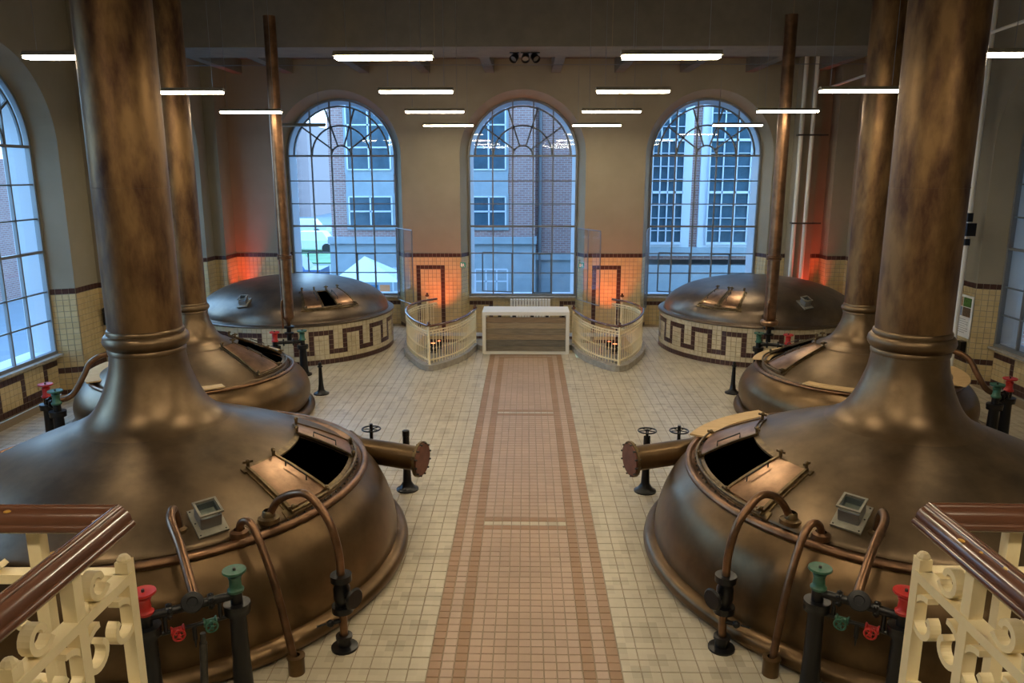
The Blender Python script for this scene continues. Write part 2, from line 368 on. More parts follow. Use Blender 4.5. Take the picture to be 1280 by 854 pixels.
# right side: direction +Y has left = -X
simple_wall('wall_right_front', [(9.0, -3), (9.0, 4)])
rt, FR1, _, _ = wall('wall_right', (9.0, 4.0), (9.0, 16.0), [lambda r: p_double(r)] * 3, [8.2 - 4, 13.7 - 4])
window(FR1, 13.7 - 4, False); window(FR1, 8.2 - 4, False)
simple_wall('trim_3', [(9.0, 16.0), (8.45, 16.0), (8.45, 16.9), (8.5, 16.9)])
rt, FR2, _, _ = wall('wall_right_rear', (8.5, 16.9), (8.5, 20.6), [lambda r: p_double(r)] * 2, [18.75 - 16.9])
simple_wall('trim_4', [(8.5, 20.6), (8.0, 20.6), (8.0, 21.1)])
# blind infill of the rear right niche
m = MB(); m.add([FR2(1.85 - 1.6, -.41, 0), FR2(1.85 + 1.6, -.41, 0), FR2(1.85 + 1.6, -.41, 6.4), FR2(1.85 - 1.6, -.41, 6.4)], [(0, 1, 2, 3)])
o = m.build('wall_niche', 'plaster'); struct(o)
simple_wall('wall_front', [(-8.62, -3), (9.0, -3)], kindpat=False)
# neighbouring wall close outside the right-hand windows
m = MB(); m.box(10.6, 10.9, 2, 22, -1, 14); o = m.build('neighbour_wall', 'ext_brick'); tag(o, 'brown brick wall of the neighbouring house close outside the right hand windows', 'wall')
# ceiling, beam, joists
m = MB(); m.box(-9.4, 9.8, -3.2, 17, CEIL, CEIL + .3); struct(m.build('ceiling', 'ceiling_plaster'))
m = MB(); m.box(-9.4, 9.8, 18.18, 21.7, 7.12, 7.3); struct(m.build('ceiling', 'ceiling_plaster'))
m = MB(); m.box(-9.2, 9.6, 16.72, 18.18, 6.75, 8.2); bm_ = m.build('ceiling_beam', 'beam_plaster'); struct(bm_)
m = MB()
for x in (-5.6, -1.9, 1.75, 5.4): m.box(x - .005, x + .005, 16.714, 16.722, 6.76, 8.2)
m.build('joint', 'grout', bm_)
for x in (-7.6, -6.25, -4.25, -2.65, -.97, .76, 2.4, 4.1, 5.8, 7.5):
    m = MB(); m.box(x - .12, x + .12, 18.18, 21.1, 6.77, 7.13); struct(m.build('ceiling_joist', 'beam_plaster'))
# ------------------------------------------------------------------ FLOOR
FC = {'VL': (-4.0, 7.85, 2.5), 'VR': (4.02, 7.9, 2.5), 'ML': (-5.80, 12.98, 1.85), 'MR': (5.75, 13.1, 1.85), 'RL': (-5.7, 18.72, 2.25), 'RR': (5.7, 18.78, 2.25)}
leafL = [(-1.2, 18.3), (-1.38, 17.3), (-1.68, 16.7), (-2.10, 16.15), (-2.5, 16.65), (-2.85, 17.7), (-3.0, 18.7), (-2.95, 19.6), (-2.75, 20.1), (-2.75, 21.6)]
pit = leafL + [(2.65, 21.6), (2.65, 20.1), (2.85, 19.6), (2.9, 18.7), (2.75, 17.7), (2.4, 16.65), (2.0, 16.2), (1.58, 16.7), (1.28, 17.3), (1.1, 18.3)]
def inside(x, y, poly):
    r = False; n = len(poly)
    for i in range(n):
        x1, y1 = poly[i]; x2, y2 = poly[(i + 1) % n]
        if (y1 > y) != (y2 > y) and x < (x2 - x1) * (y - y1) / (y2 - y1) + x1: r = not r
    return r
floor = sempty('floor')
# bed under the tiles with the pit cut out: grid of cells
m = MB(); G = .168
nx0, nx1 = -56, 58; 
for i in range(nx0, nx1):
    x0 = i * G; run = None
    for j in range(-18, 129):
        y0 = j * G; solid = not inside(x0 + G / 2, y0 + G / 2, pit)
        if solid and run is None: run = y0
        if run is not None and (not solid or j == 128):
            m.add([(x0, run, -.006), (x0 + G, run, -.006), (x0 + G, y0 + (G if solid else 0), -.006), (x0, y0 + (G if solid else 0), -.006)], [(0, 1, 2, 3)]); run = None
m.build('floor_bed', 'grout', floor)
def covered(x, y):
    return any(math.hypot(x - c[0], y - c[1]) < c[2] - .1 for c in FC.values()) or inside(x, y, pit)
def tile_mesh(w, name, matn):
    g = .0035; h = w / 2 - g; k = h - .004
    b = MB(); b.add([(-h, -h, -.006), (h, -h, -.006), (h, h, -.006), (-h, h, -.006), (-k, -k, 0), (k, -k, 0), (k, k, 0), (-k, k, 0)], [(4, 5, 6, 7), (0, 1, 5, 4), (1, 2, 6, 5), (2, 3, 7, 6), (3, 0, 4, 7)])
    me = bpy.data.meshes.new(name); me.from_pydata(b.v, [], b.f); me.materials.append(MATS[matn]); return me
def add_tile(mb, x, y, w, mi=0, dz=0):
    g = .0035; h = w / 2 - g; k = h - .004
    mb.add([(x - h, y - h, -.006), (x + h, y - h, -.006), (x + h, y + h, -.006), (x - h, y + h, -.006), (x - k, y - k, dz), (x + k, y - k, dz), (x + k, y + k, dz), (x - k, y + k, dz)], [(4, 5, 6, 7), (0, 1, 5, 4), (1, 2, 6, 5), (2, 3, 7, 6), (3, 0, 4, 7)], mi)
wt = []
for sgn in (-1, 1):
    for i in range(0, 50):
        x = sgn * (.84 + T * (i + .5))
        if x < -8.75 or x > 9.05: continue
        for j in range(-16, 126):
            y = (j + .5) * T
            if not covered(x, y): wt.append((x, y))
for i in range(10):
    for j in range(int(17.75 / T), 126):
        x = -.84 + T * (i + .5); y = (j + .5) * T
        if y > 17.75 and not inside(x, y, pit): wt.append((x, y))
def vis(x, y): return y > 5.4 and abs(x) < y * .6 and not (abs(x) > 2.6 and y < 8)
near = sorted([p for p in wt if vis(*p)], key=lambda p: p[1] + .15 * abs(p[0]))[:300]; ns = set(near)
tm = tile_mesh(T, 'floor_tile', 'tile_white')
for (x, y) in near:
    o = bpy.data.objects.new('floor_tile', tm); C.objects.link(o); o.parent = floor; o.location = (x, y, random.uniform(-.0015, .001)); o.rotation_euler = (random.uniform(-.004, .004), random.uniform(-.004, .004), 0)
m = MB()
for p in wt:
    if p not in ns: add_tile(m, p[0], p[1], T, 0, random.uniform(-.001, .001))
m.build('far_floor_tiles', ['tile_white'], floor, stuff=True)
# patterned path: 15 tiles wide
def path_kind(i, j, n):
    y = j * S + PY0
    if i in (0, 14) or j == n - 1: return 1
    if i in (1, 13) or j == n - 2: return 0
    if i in (2, 12) or j == n - 3: return 1
    for yc in (8.73, 13.13):
        k = int(round((y - yc) / S))
        if k == 0: return 2
        if k in (-1, 1): return 1
    return 0
PY0 = 17.76 - 160 * S; pn = []; pts_ = []
for i in range(15):
    for j in range(160):
        x = -.84 + S * (i + .5); y = PY0 + S * (j + .5); pts_.append((x, y, path_kind(i, j, 160)))
pv = sorted([p for p in pts_ if p[1] > 5.5], key=lambda p: p[1])[:300]; ps = set(pv)
tms = [tile_mesh(S, 'path_tile', 'tile_pink'), tile_mesh(S, 'path_tile', 'tile_ochre')]
for p in pv:
    o = bpy.data.objects.new('path_tile', tms[1 if p[2] == 1 else 0]); C.objects.link(o); o.parent = floor; o.location = (p[0], p[1], random.uniform(-.001, .0005))
m = MB()
for p in pts_:
    if p not in ps: add_tile(m, p[0], p[1], S, p[2])
m.build('far_path_tiles', ['tile_pink', 'tile_ochre', 'tile_white'], floor, stuff=True)
# sunken stair pit behind the bar
m = MB(); m.ribbon([V(x, y, -.004) for x, y in pit[:-1] if y < 21.2], (0, 0, 1), .004, .46); m.ribbon([V(1.1, 18.3, -.004), V(-1.2, 18.3, -.004)], (0, 0, 1), .004, .5); m.build('pit_edge', 'stone', floor)
m = MB()
for a, b in zip(pit, pit[1:] + pit[:1]):
    if a[1] > 21.1 and b[1] > 21.1: continue
    m.add([(a[0], a[1], -1.9), (b[0], b[1], -1.9), (b[0], b[1], 0), (a[0], a[1], 0)], [(0, 1, 2, 3)])
m.build('pit_wall', 'tile_cream', floor)
m = MB(); m.box(-3.1, 3.0, 18.75, 21.5, -.6, -.45); m.build('landing', 'stone', floor)
m = MB(); m.box(-3.2, 3.1, 16, 21.6, -2, -1.9); m.build('pit_floor', 'pit_stone', floor)
for sg, xc in ((-1, -2.1), (1, 2.0)):
    m = MB(); m.box(xc - .10 + (.05 if sg < 0 else -.03), xc + .10 + (.05 if sg < 0 else -.03), 16.50, 16.74, -1.9, .30); m.build('lamp_plinth', 'stone', floor)
    for k in range(6):
        m = MB(); m.box(xc - .75, xc + .75, 18.75 - .36 * (k + 1), 18.75 - .36 * k, -1.9, -.45 - .19 * (k + 1)); m.build('step', 'stone', floor)
# ------------------------------------------------------------------ gallery the camera stands on
m = MB(); m.box(-8.7, -.62, -2.9, 1.40, 2.45, 2.6); m.box(.62, 9.0, -2.9, 1.40, 2.45, 2.6); m.box(-.62, .62, -2.9, .5, 2.45, 2.6); struct(m.build('floor_gallery', 'stone'))

# ------------------------------------------------------------------ VATS
def zfun(pr):
    q = sorted(pr)
    def z(r):
        if r <= q[0][0]: return q[0][1]
        for a, b in zip(q[:-1], q[1:]):
            if a[0] <= r <= b[0]: return a[1] + (b[1] - a[1]) * (r - a[0]) / max(1e-6, b[0] - a[0])
        return q[-1][1]
    return z
def patch(mb, zf, r0, r1, a0, a1, off, th, nr=8, na=10, mi=None):
    vs = []
    for lay in (off, off + th):
        for i in range(nr + 1):
            r = r0 + (r1 - r0) * i / nr
            for j in range(na + 1):
                a = math.radians(a0 + (a1 - a0) * j / na); vs.append((r * math.cos(a), r * math.sin(a), zf(r) + lay))
    K = (nr + 1) * (na + 1); w = na + 1; fs = []
    for i in range(nr):
        for j in range(na):
            q = i * w + j; fs.append((q, q + 1, q + w + 1, q + w)); fs.append((K + q + w, K + q + w + 1, K + q + 1, K + q))
    for i in range(nr):
        for j in (0, na):
            q = i * w + j; fs.append((q, q + w, K + q + w, K + q) if j == 0 else (q + w, q, K + q, K + q + w))
    for j in range(na):
        for i in (0, nr):
            q = i * w + j; fs.append((q + 1, q, K + q, K + q + 1) if i == 0 else (q, q + 1, K + q + 1, K + q))
    return mb.add(vs, fs, mi)
def pv3(r, a, z): a = math.radians(a); return Vector((r * math.cos(a), r * math.sin(a), z))
def hatch(root, zf, r0, r1, doors, opening, mir, handles=True, nr=8):
    A = (lambda a: a) if not mir else (lambda a: 180 - a)
    lo = min(d[0] for d in doors); hi = max(d[1] for d in doors)
    fr = MB()
    for rr in (r0, r1): patch(fr, zf, rr - .03, rr + .03, A(lo - 1.5), A(hi + 1.5), .0, .02, 2, 24)
    for a in (lo, hi): patch(fr, zf, r0, r1, A(a - .6), A(a + .6), .0, .02, 8, 2)
    fr.build('hatch_frame', 'brass', root)
    t = MB(); t.tube([pv3(r1 + .045, A(lo + (hi - lo) * i / 24), zf(r1) + .035) for i in range(25)], .016, 8); t.build('hatch_rail', 'brass', root, smooth=True)
    for (a, b) in doors:
        d = MB(); patch(d, zf, r0 + .01, r1 - .01, A(a + .3), A(b - .3), .025, .012, 8, 10)
        dd = d.build('hatch_door', 'copper_bright', root, smooth=True)
        e = MB()
        for q in (a, b): patch(e, zf, r0, r1, A(q + (.2 if q == a else -1.2)), A(q + (1.2 if q == a else -.2)), .03, .022, 8, 2)
        e.build('door_batten', 'brass', dd)
        if handles:
            q = b - 3 if b <= opening[0] + .1 else a + 3
            rm, dr = (r0 + r1) / 2, .12; hpts = [pv3(rm - dr, A(q), zf(rm - dr) + .03), pv3(rm - dr, A(q), zf(rm - dr) + .09), pv3(rm + dr, A(q), zf(rm + dr) + .09), pv3(rm + dr, A(q), zf(rm + dr) + .03)]
            h = MB(); h.tube(hpts, .008, 6); h.build('door_handle', 'dull_iron', dd, smooth=True)
        for q in (a + 1.2, b - 1.2):
            for rr in (r0, r1 + .02):
                p = pv3(rr, A(q), zf(rr) + .03); w = MB(); w.rod(p, p + V(0, 0, .05), .018, 8); w.sphere(p + V(0, 0, .065), .024, 6); w.obox(p + V(0, 0, .06), (math.cos(q), math.sin(q), 0), (-math.sin(q), math.cos(q), 0), (0, 0, 1), .05, .008, .012)
                w.build('wing_nut', 'brass', root, smooth=True)
def sightbox(root, zf, r, a, s=1.0, mir=False, yaw=None):
    p = pv3(r, a, zf(r)); dr = .05; sl = Vector((math.cos(math.radians(a)) * dr * 2, math.sin(math.radians(a)) * dr * 2, zf(r + dr) - zf(r - dr))).normalized()
    tn = Vector((-math.sin(math.radians(a)), math.cos(math.radians(a)), 0)); nm = sl.cross(tn).normalized(); nm = nm if nm.z > 0 else -nm
    yy = math.radians(yaw or 0); sl2 = sl * math.cos(yy) + tn * math.sin(yy); tn2 = -sl * math.sin(yy) + tn * math.cos(yy)
    b = MB(); b.obox(p + nm * .012, sl2, tn2, nm, .19 * s, .155 * s, .01); bx = b.build('sight_box', 'grey_plate', root)
    c = MB(); up = Vector((0, 0, 1)) * .5 + nm * .5; up.normalize(); q = p + nm * .02
    for sx, sy, hx, hy in ((1, 0, .008, .10), (-1, 0, .008, .10), (0, 1, .10, .008), (0, -1, .10, .008)):
        c.obox(q + sl2 * sx * .10 * s + tn2 * sy * .10 * s + up * .065 * s, sl2, tn2, up, hx * s, hy * s, .065 * s)
    c.build('box_housing', 'steel', bx)
    l = MB()
    tilt = (sl2 + up * .15).normalized(); n2 = tilt.cross(tn2)
    for sx, sy, hx, hy in ((1, 0, .012, .12), (-1, 0, .012, .12), (0, 1, .12, .012), (0, -1, .12, .012)):
        l.obox(q + tilt * sx * .11 * s + tn2 * sy * .11 * s + up * .165 * s, tilt, tn2, n2, hx * s, hy * s, .010 * s)
    l.build('box_lid_frame', 'grey_plate', bx)
    k = MB(); k.obox(q + up * .07 * s, tilt, tn2, n2, .095 * s, .095 * s, .003); k.build('box_inner', 'grey_plate', bx)
    k = MB(); k.obox(q + up * .150 * s, tilt, tn2, n2, .1 * s, .1 * s, .003); k.build('box_glass', 'glass', bx)
    k = MB()
    for sx in (-1, 0, 1):
        for sy in (-1, 1): k.sphere(p + nm * .022 + sl2 * sx * .165 * s + tn2 * sy * .13 * s, .010 * s, 4)
    k.build('bolt', 'dull_iron', bx)
def vat(label, c, sr, sz, belly, mir, doors, opening, box=None, dome_mat='copper_dome', rz=0, hr=(1.47, 2.06)):
    root = thing('brewing_vat', label, 'vat', (c[0], c[1], 0)); SEG = 144
    A = (lambda a: a) if not mir else (lambda a: 180 - a)
    def P(l): return [(r * sr, z * sz) for r, z in l]
    m = MB(); m.lathe(P([(2.40, 0), (2.58, 0), (2.645, .03), (2.67, .08), (2.66, .13), (2.62, .165), (2.57, .18), (2.50, .185), (2.46, .17)]), SEG); m.build('base_ring', 'copper_belly', root, smooth=True)
    m = MB(); m.lathe(P(prof(belly, 4)), SEG); bl = m.build('belly', 'copper_belly', root, smooth=True)
    m = MB(); m.torus((0, 0, 1.0 * sz), 2.2 * sr, .04 * sr, seg=SEG, sg=10); m.lathe(P([(2.18, 1.02), (2.12, .995), (2.06, .99), (2.02, 1.0)]), SEG); m.build('rim', 'copper_pipe', root, smooth=True)
    dp = [(2.08, 1.0), (2.055, 1.035), (1.95, 1.10), (1.75, 1.205), (1.5, 1.32), (1.2, 1.44), (.95, 1.535), (.78, 1.615)]
    dpf = P(prof(dp, 6)); zf0 = zfun(dpf); r0, r1 = hr[0] * sr, hr[1] * sr - .03
    sk = lambda ra, rb, a: (r0 <= (ra + rb) / 2 <= r1) and (opening and (opening[0] <= (a if not mir else 180 - a) <= opening[1] or opening[0] <= ((a if not mir else 180 - a) + 360) <= opening[1] or opening[0] <= ((a if not mir else 180 - a) - 360) <= opening[1]))
    # refine rings so that the hole ends on ring edges
    rings = sorted(set([r for r, z in dpf] + [r0, r1]), reverse=True); dpf2 = [(r, zf0(r)) for r in rings]
    m = MB(); m.lathe(dpf2, 180, skip=sk); m.build('dome', dome_mat, root, smooth=True)
    # near-black floor and sides: the shade inside the vat put into colour
    m = MB(); m.lathe(P([(.001, .3), (2.3, .3), (2.0, .96)]), 48); m.build('shade_liner', 'inside_shade', root)
    zk = lambda z: z if z < 1.61 * sz else 1.61 * sz + (z - 1.61 * sz) * .80
    nk = P(prof([(.80, 1.605), (.68, 1.67), (.575, 1.77), (.50, 1.90), (.44, 2.05), (.395, 2.20), (.37, 2.37)], 5))
    ch = bpy.data.objects.new('vapour_chimney', None); C.objects.link(ch); ch.parent = root
    if sr < .9: nk = [(a, zk(b)) for a, b in nk]
    m = MB(); m.lathe(nk, 72); m.build('flared_neck', 'copper_neck', ch, smooth=True)
    m = MB(); m.lathe(P([(.365, 2.36), (.38, 2.365), (.385, 2.40), (.372, 2.42), (.395, 2.435), (.418, 2.47), (.424, 2.50), (.415, 2.54), (.395, 2.565), (.378, 2.57), (.38, 2.60), (.37, 2.62), (.355, 2.625)]) if sr > .9 else [(a, zk(b * sz) ) for a, b in [(q[0] * sr, q[1]) for q in [(.365, 2.36), (.38, 2.365), (.385, 2.40), (.372, 2.42), (.395, 2.435), (.418, 2.47), (.424, 2.50), (.415, 2.54), (.395, 2.565), (.378, 2.57), (.38, 2.60), (.37, 2.62), (.355, 2.625)]]], 72); m.build('collar', 'copper_neck', ch, smooth=True)
    z0 = 2.62 * sz if sr > .9 else zk(2.62 * sz); zz = [z0, z0 + 1.45, z0 + 3.3, CEIL + .02]; rs = .362 * sr / (1 if sr > .9 else .98)
    for k in range(3):
        m = MB(); m.lathe([(rs, zz[k]), (rs, zz[k + 1] - .012), (rs + .004, zz[k + 1] - .01), (rs + .004, zz[k + 1])], 72); m.build('shaft_section', 'copper_shaft', ch, smooth=True)
    if doors: hatch(root, zf0, hr[0] * sr, hr[1] * sr, doors, opening or (999, 999), mir)
    if box: sightbox(root, zf0, box[0], A(box[1]) if not mir else box[1], box[2], yaw=box[3])
    m = MB()
    lo, hi = min(d[0] for d in doors) - 10, max(d[1] for d in doors) + 4
    for i in range(26): 
        a = A(lo + (hi - lo) * i / 25); m.sphere(pv3(2.085 * sr + .03, a, .995 * sz + .01), .012, 4)
    m.build('rivets', 'dull_iron', root, stuff=True)
    return root, zf0
belly1 = [(2.545, .17), (2.54, .30), (2.505, .47), (2.445, .64), (2.365, .79), (2.26, .91), (2.185, .985), (2.15, 1.0)]
belly2 = [(2.50, .20), (2.56, .35), (2.57, .52), (2.52, .68), (2.42, .82), (2.29, .93), (2.19, .99), (2.15, 1.0)]
v1, z1 = vat('large copper brewing vat in the left foreground, hatch open, tall chimney', FC['VL'][:2], 1, 1, belly1, False, [(-32, -15.5), (10, 25)], (-15.5, 10), (1.88, -52.5, .86, 4), dome_mat='copper_dome')
v2, z2 = vat('large copper brewing vat in the right foreground, hatch open, tall chimney', FC['VR'][:2], 1, 1, belly1, True, [(-32, -15.5), (10, 35)], (-15.5, 12), (1.80, -127, .86, -4))
v3, z3 = vat('smaller copper brewing vat behind the left foreground vat, with chimney', FC['ML'][:2], .75, .84, belly2, False, [(-28, -2), (34, 56)], (-2, 34), None, hr=(.95, 2.0))
v4, z4 = vat('smaller copper brewing vat behind the right foreground vat, with chimney', FC['MR'][:2], .75, .84, belly2, True, [(-20, 5), (38, 58)], (5, 38), None, hr=(.95, 2.0))
for (vv, sg) in ((v1, 1), (v2, -1)):
    # side outlet with bolted blind flange
    base = Vector((sg * 1.70, 1.25, .80)); d = Vector((sg * .93, -.30, -.03)).normalized(); end = Vector((sg * 2.70, 1.12, .74)); base = end - d * 1.0
    m = MB(); m.rod(base - d * .12, end, .155, 32); ob = m.build('outlet_pipe', 'copper_belly', vv, smooth=True)
    m = MB(); m.rod(end - d * .015, end + d * .015, .225, 32); m.build('outlet_flange', 'brass', ob, smooth=False)
    m = MB(); m.rod(end + d * .015, end + d * .035, .205, 32); m.build('blind_plate', 'plate_red', ob)
    u = d.orthogonal().normalized(); w = d.cross(u)
    for k in range(12):
        p = end + (u * math.cos(k * PI / 6) + w * math.sin(k * PI / 6)) * .205; m = MB(); m.rod(p - d * .03, p + d * .05, .012, 6); m.build('flange_bolt', 'dull_iron', ob)
    m = MB(); m.lathe([(.22, -.02), (.18, .06), (.155, .16)], 32, base + d * .0, axis=d); m.build('outlet_root', 'copper_belly', ob, smooth=True)

def drum(label, c, mir, doors, opening, box, dmat):
    root = thing('mash_tun', label, 'vat', (c[0], c[1], 0)); R = 2.36; rows = 8; n = 133; m = MB()
    m2 = MB(); m2.lathe([(R - .03, 0), (R - .01, 0), (R - .01, .885)], 96); m2.build('drum_wall', 'wall_grout', root, smooth=True)
    pat = p_meander(99, 2, 6, 7, 4, False, 4)
    for i in range(n):
        a0 = 2 * PI * i / n; a1 = 2 * PI * (i + 1) / n; g = .0016
        for j in range(rows):
            z0_ = .005 + j * .11 + .003; z1_ = z0_ + .104
            q = []
            for rr, ins in ((R - .01, 0), (R, .003)):
                for a, z in ((a0 + g + ins / R, z0_ + ins), (a1 - g - ins / R, z0_ + ins), (a1 - g - ins / R, z1_ - ins), (a0 + g + ins / R, z1_ - ins)): q.append((rr * math.cos(a), rr * math.sin(a), z))
            m.add(q, [(4, 5, 6, 7), (0, 1, 5, 4), (1, 2, 6, 5), (2, 3, 7, 6), (3, 0, 4, 7)], 1 if pat(i, j, n) else 0)
    m.build('drum_tiles', ['tile_drum', 'tile_dark'], root, stuff=True)
    m = MB(); m.lathe([(2.2, .885), (2.38, .885), (2.40, .90), (2.40, .92), (2.38, .935), (2.27, .94), (2.26, .96), (2.2, .96)], 96); m.build('rim', 'copper_grey', root, smooth=True)
    dp = [(2.25 * math.cos(t) ** .92 if t < PI / 2 - .01 else .01, 0.95 + .80 * math.sin(t)) for t in [PI / 2 * k / 26 for k in range(27)]]
    zf = zfun(dp); A = (lambda a: a) if not mir else (lambda a: 180 - a); r0, r1 = 1.55, 2.12
    rings = sorted(set([r for r, z in dp] + [r0, r1]), reverse=True); d2 = [(r, zf(r)) for r in rings]
    sk = (lambda ra, rb, a: r0 <= (ra + rb) / 2 <= r1 and any(opening[0] <= (a if not mir else 180 - a) + q <= opening[1] for q in (-360, 0, 360))) if opening else None
    m = MB(); m.lathe(d2, 180, skip=sk); m.build('dome', dmat, root, smooth=True)
    m = MB(); m.lathe([(.01, .8), (2.15, .8), (2.15, .95)], 40); m.build('shade_liner', 'inside_shade', root)  # near-black shell paints the shade seen through the hatch
    hatch(root, zf, r0, r1, doors, opening or (999, 999), mir, True)
    sightbox(root, zf, box[0], box[1], .8, yaw=10)
    return root
drum('wide domed copper vat on tiled drum at the back left, hatch slightly open', FC['RL'][:2], False, [(-69, -56.5), (-48, -34)], (-56.5, -48), (1.95, -108), 'copper_grey')
drum('wide domed copper vat on tiled drum at the back right, hatch closed', FC['RR'][:2], True, [(-63, -50), (-49.5, -36)], None, (1.95, -76), 'copper_grey')

# ------------------------------------------------------------------ pipes by the front vats
def wheel(mb, c, ax, R, r=.009, spokes=5):
    ax = Vector(ax).normalized(); u = ax.orthogonal().normalized(); w = ax.cross(u); c = Vector(c); mb.torus(c, R, r, axis=ax, seg=24, sg=6)
    for k in range(spokes): a = 2 * PI * k / spokes; mb.rod(c, c + (u * math.cos(a) + w * math.sin(a)) * R, r * .7, 5)
    mb.rod(c - ax * .02, c + ax * .02, r * 1.8, 8)
for sg, cc, side in ((1, FC['VL'], 'left'), (-1, FC['VR'], 'right')):
    def Q(x, y, z, cc=cc, sg=sg): return Vector((cc[0] + sg * x, cc[1] + y, z))
    # valved swan neck
    X0 = (1.55, -1.28)
    dF, dR = (.07, .15) if sg > 0 else (-.06, .08)
    f = Q(2.30 + dF, -1.67, 0); t = thing('swan_neck_pipe', 'copper swan neck pipe with black valve, beside the %s foreground vat' % side, 'pipe', f)
    def L(p): return Vector(p) - f
    rootp = Q(1.50 + dR * .8, -1.27, 1.08); m = MB()
    pts = crom([L(rootp), L(rootp + V(sg * .1, -.03, .17)), L(Q(1.80 + (dF + dR) / 2, -1.42, 1.38)), L(Q(2.02 + dF, -1.52, 1.40)), L(Q(2.20 + dF, -1.62, 1.22)), L(Q(2.28 + dF, -1.66, .98)), L(Q(2.30 + dF, -1.67, .72)), L(Q(2.30 + dF, -1.67, .02))], 6)
    m.tube(pts, .036, 12); m.build('copper_tube', 'copper_pipe', t, smooth=True)
    m = MB(); m.lathe([(.001, -.04), (.10, -.04), (.10, 0), (.06, .01), (.055, .06), (.045, .07)], 16, L(rootp)); m.build('root_flange', 'brass', t, smooth=True)
    m = MB()
    for z in (.70, .40): m.lathe([(.02, -.03), (.095, -.03), (.095, .03), (.02, .03)], 20, (0, 0, z))
    m.lathe([(.05, .43), (.075, .5), (.075, .6), (.05, .67)], 16); vb = m.build('valve_body', 'black_iron', t, smooth=True)
    m = MB(); ax = Vector((sg * .75, -.5, .0)).normalized(); m.rod((0, 0, .55), V(0, 0, .55) + ax * .14, .03, 10); m.lathe([(.001, 0), (.09, 0), (.10, .012), (.085, .03), (.001, .03)], 20, V(0, 0, .54) + ax * .14, axis=ax); m.build('valve_wheel', 'black_iron', vb, smooth=True)
    m = MB(); m.lathe([(.12, 0), (.12, .02), (.06, .03), (.06, .10), (.075, .105), (.075, .13), (.04, .135)], 18); m.build('floor_flange', 'black_iron', t, smooth=True)
    m = MB(); p = V(-sg * .04, -.02, .28); m.rod(V(0, 0, .28), p + V(-sg * .09, -.05, 0), .022, 8); m.sphere(p + V(-sg * .06, -.04, 0), .035, 6); m.rod(p + V(-sg * .1, -.05, 0), p + V(-sg * .17, -.09, 0), .009, 6); m.build('drain_cock', 'black_iron', t, smooth=True)
    # plain bent pipe
    f = Q(1.97 + dF, -2.03, 0); t = thing('bent_pipe', 'plain bent copper pipe rising from floor to the %s foreground vat' % side, 'pipe', f)
    rootp = Q(1.33 + dR * .8, -1.56, 1.06); m = MB()
    m.tube(crom([L(rootp), L(rootp + V(sg * .04, -.05, .12)), L(rootp + V(sg * .14, -.11, .16)), L(rootp + V(sg * .25, -.20, .03)), L((rootp + V(sg * .25, -.20, .03)).lerp(f, .36) + V(sg * .035, -.03, .03)), L((rootp + V(sg * .25, -.20, .03)).lerp(f, .7) + V(sg * .02, -.015, .02)), L(f + V(0, 0, .03))], 6), .034, 12); m.build('copper_tube', 'copper_pipe', t, smooth=True)
    m = MB(); m.lathe([(.001, -.03), (.085, -.03), (.08, .02), (.05, .04)], 16, L(rootp)); m.build('root_flange', 'copper_pipe', t, smooth=True)
    m = MB(); m.lathe([(.07, 0), (.07, .15), (.078, .15), (.078, .165), (.035, .17)], 18); m.build('floor_socket', 'copper_belly', t, smooth=True)

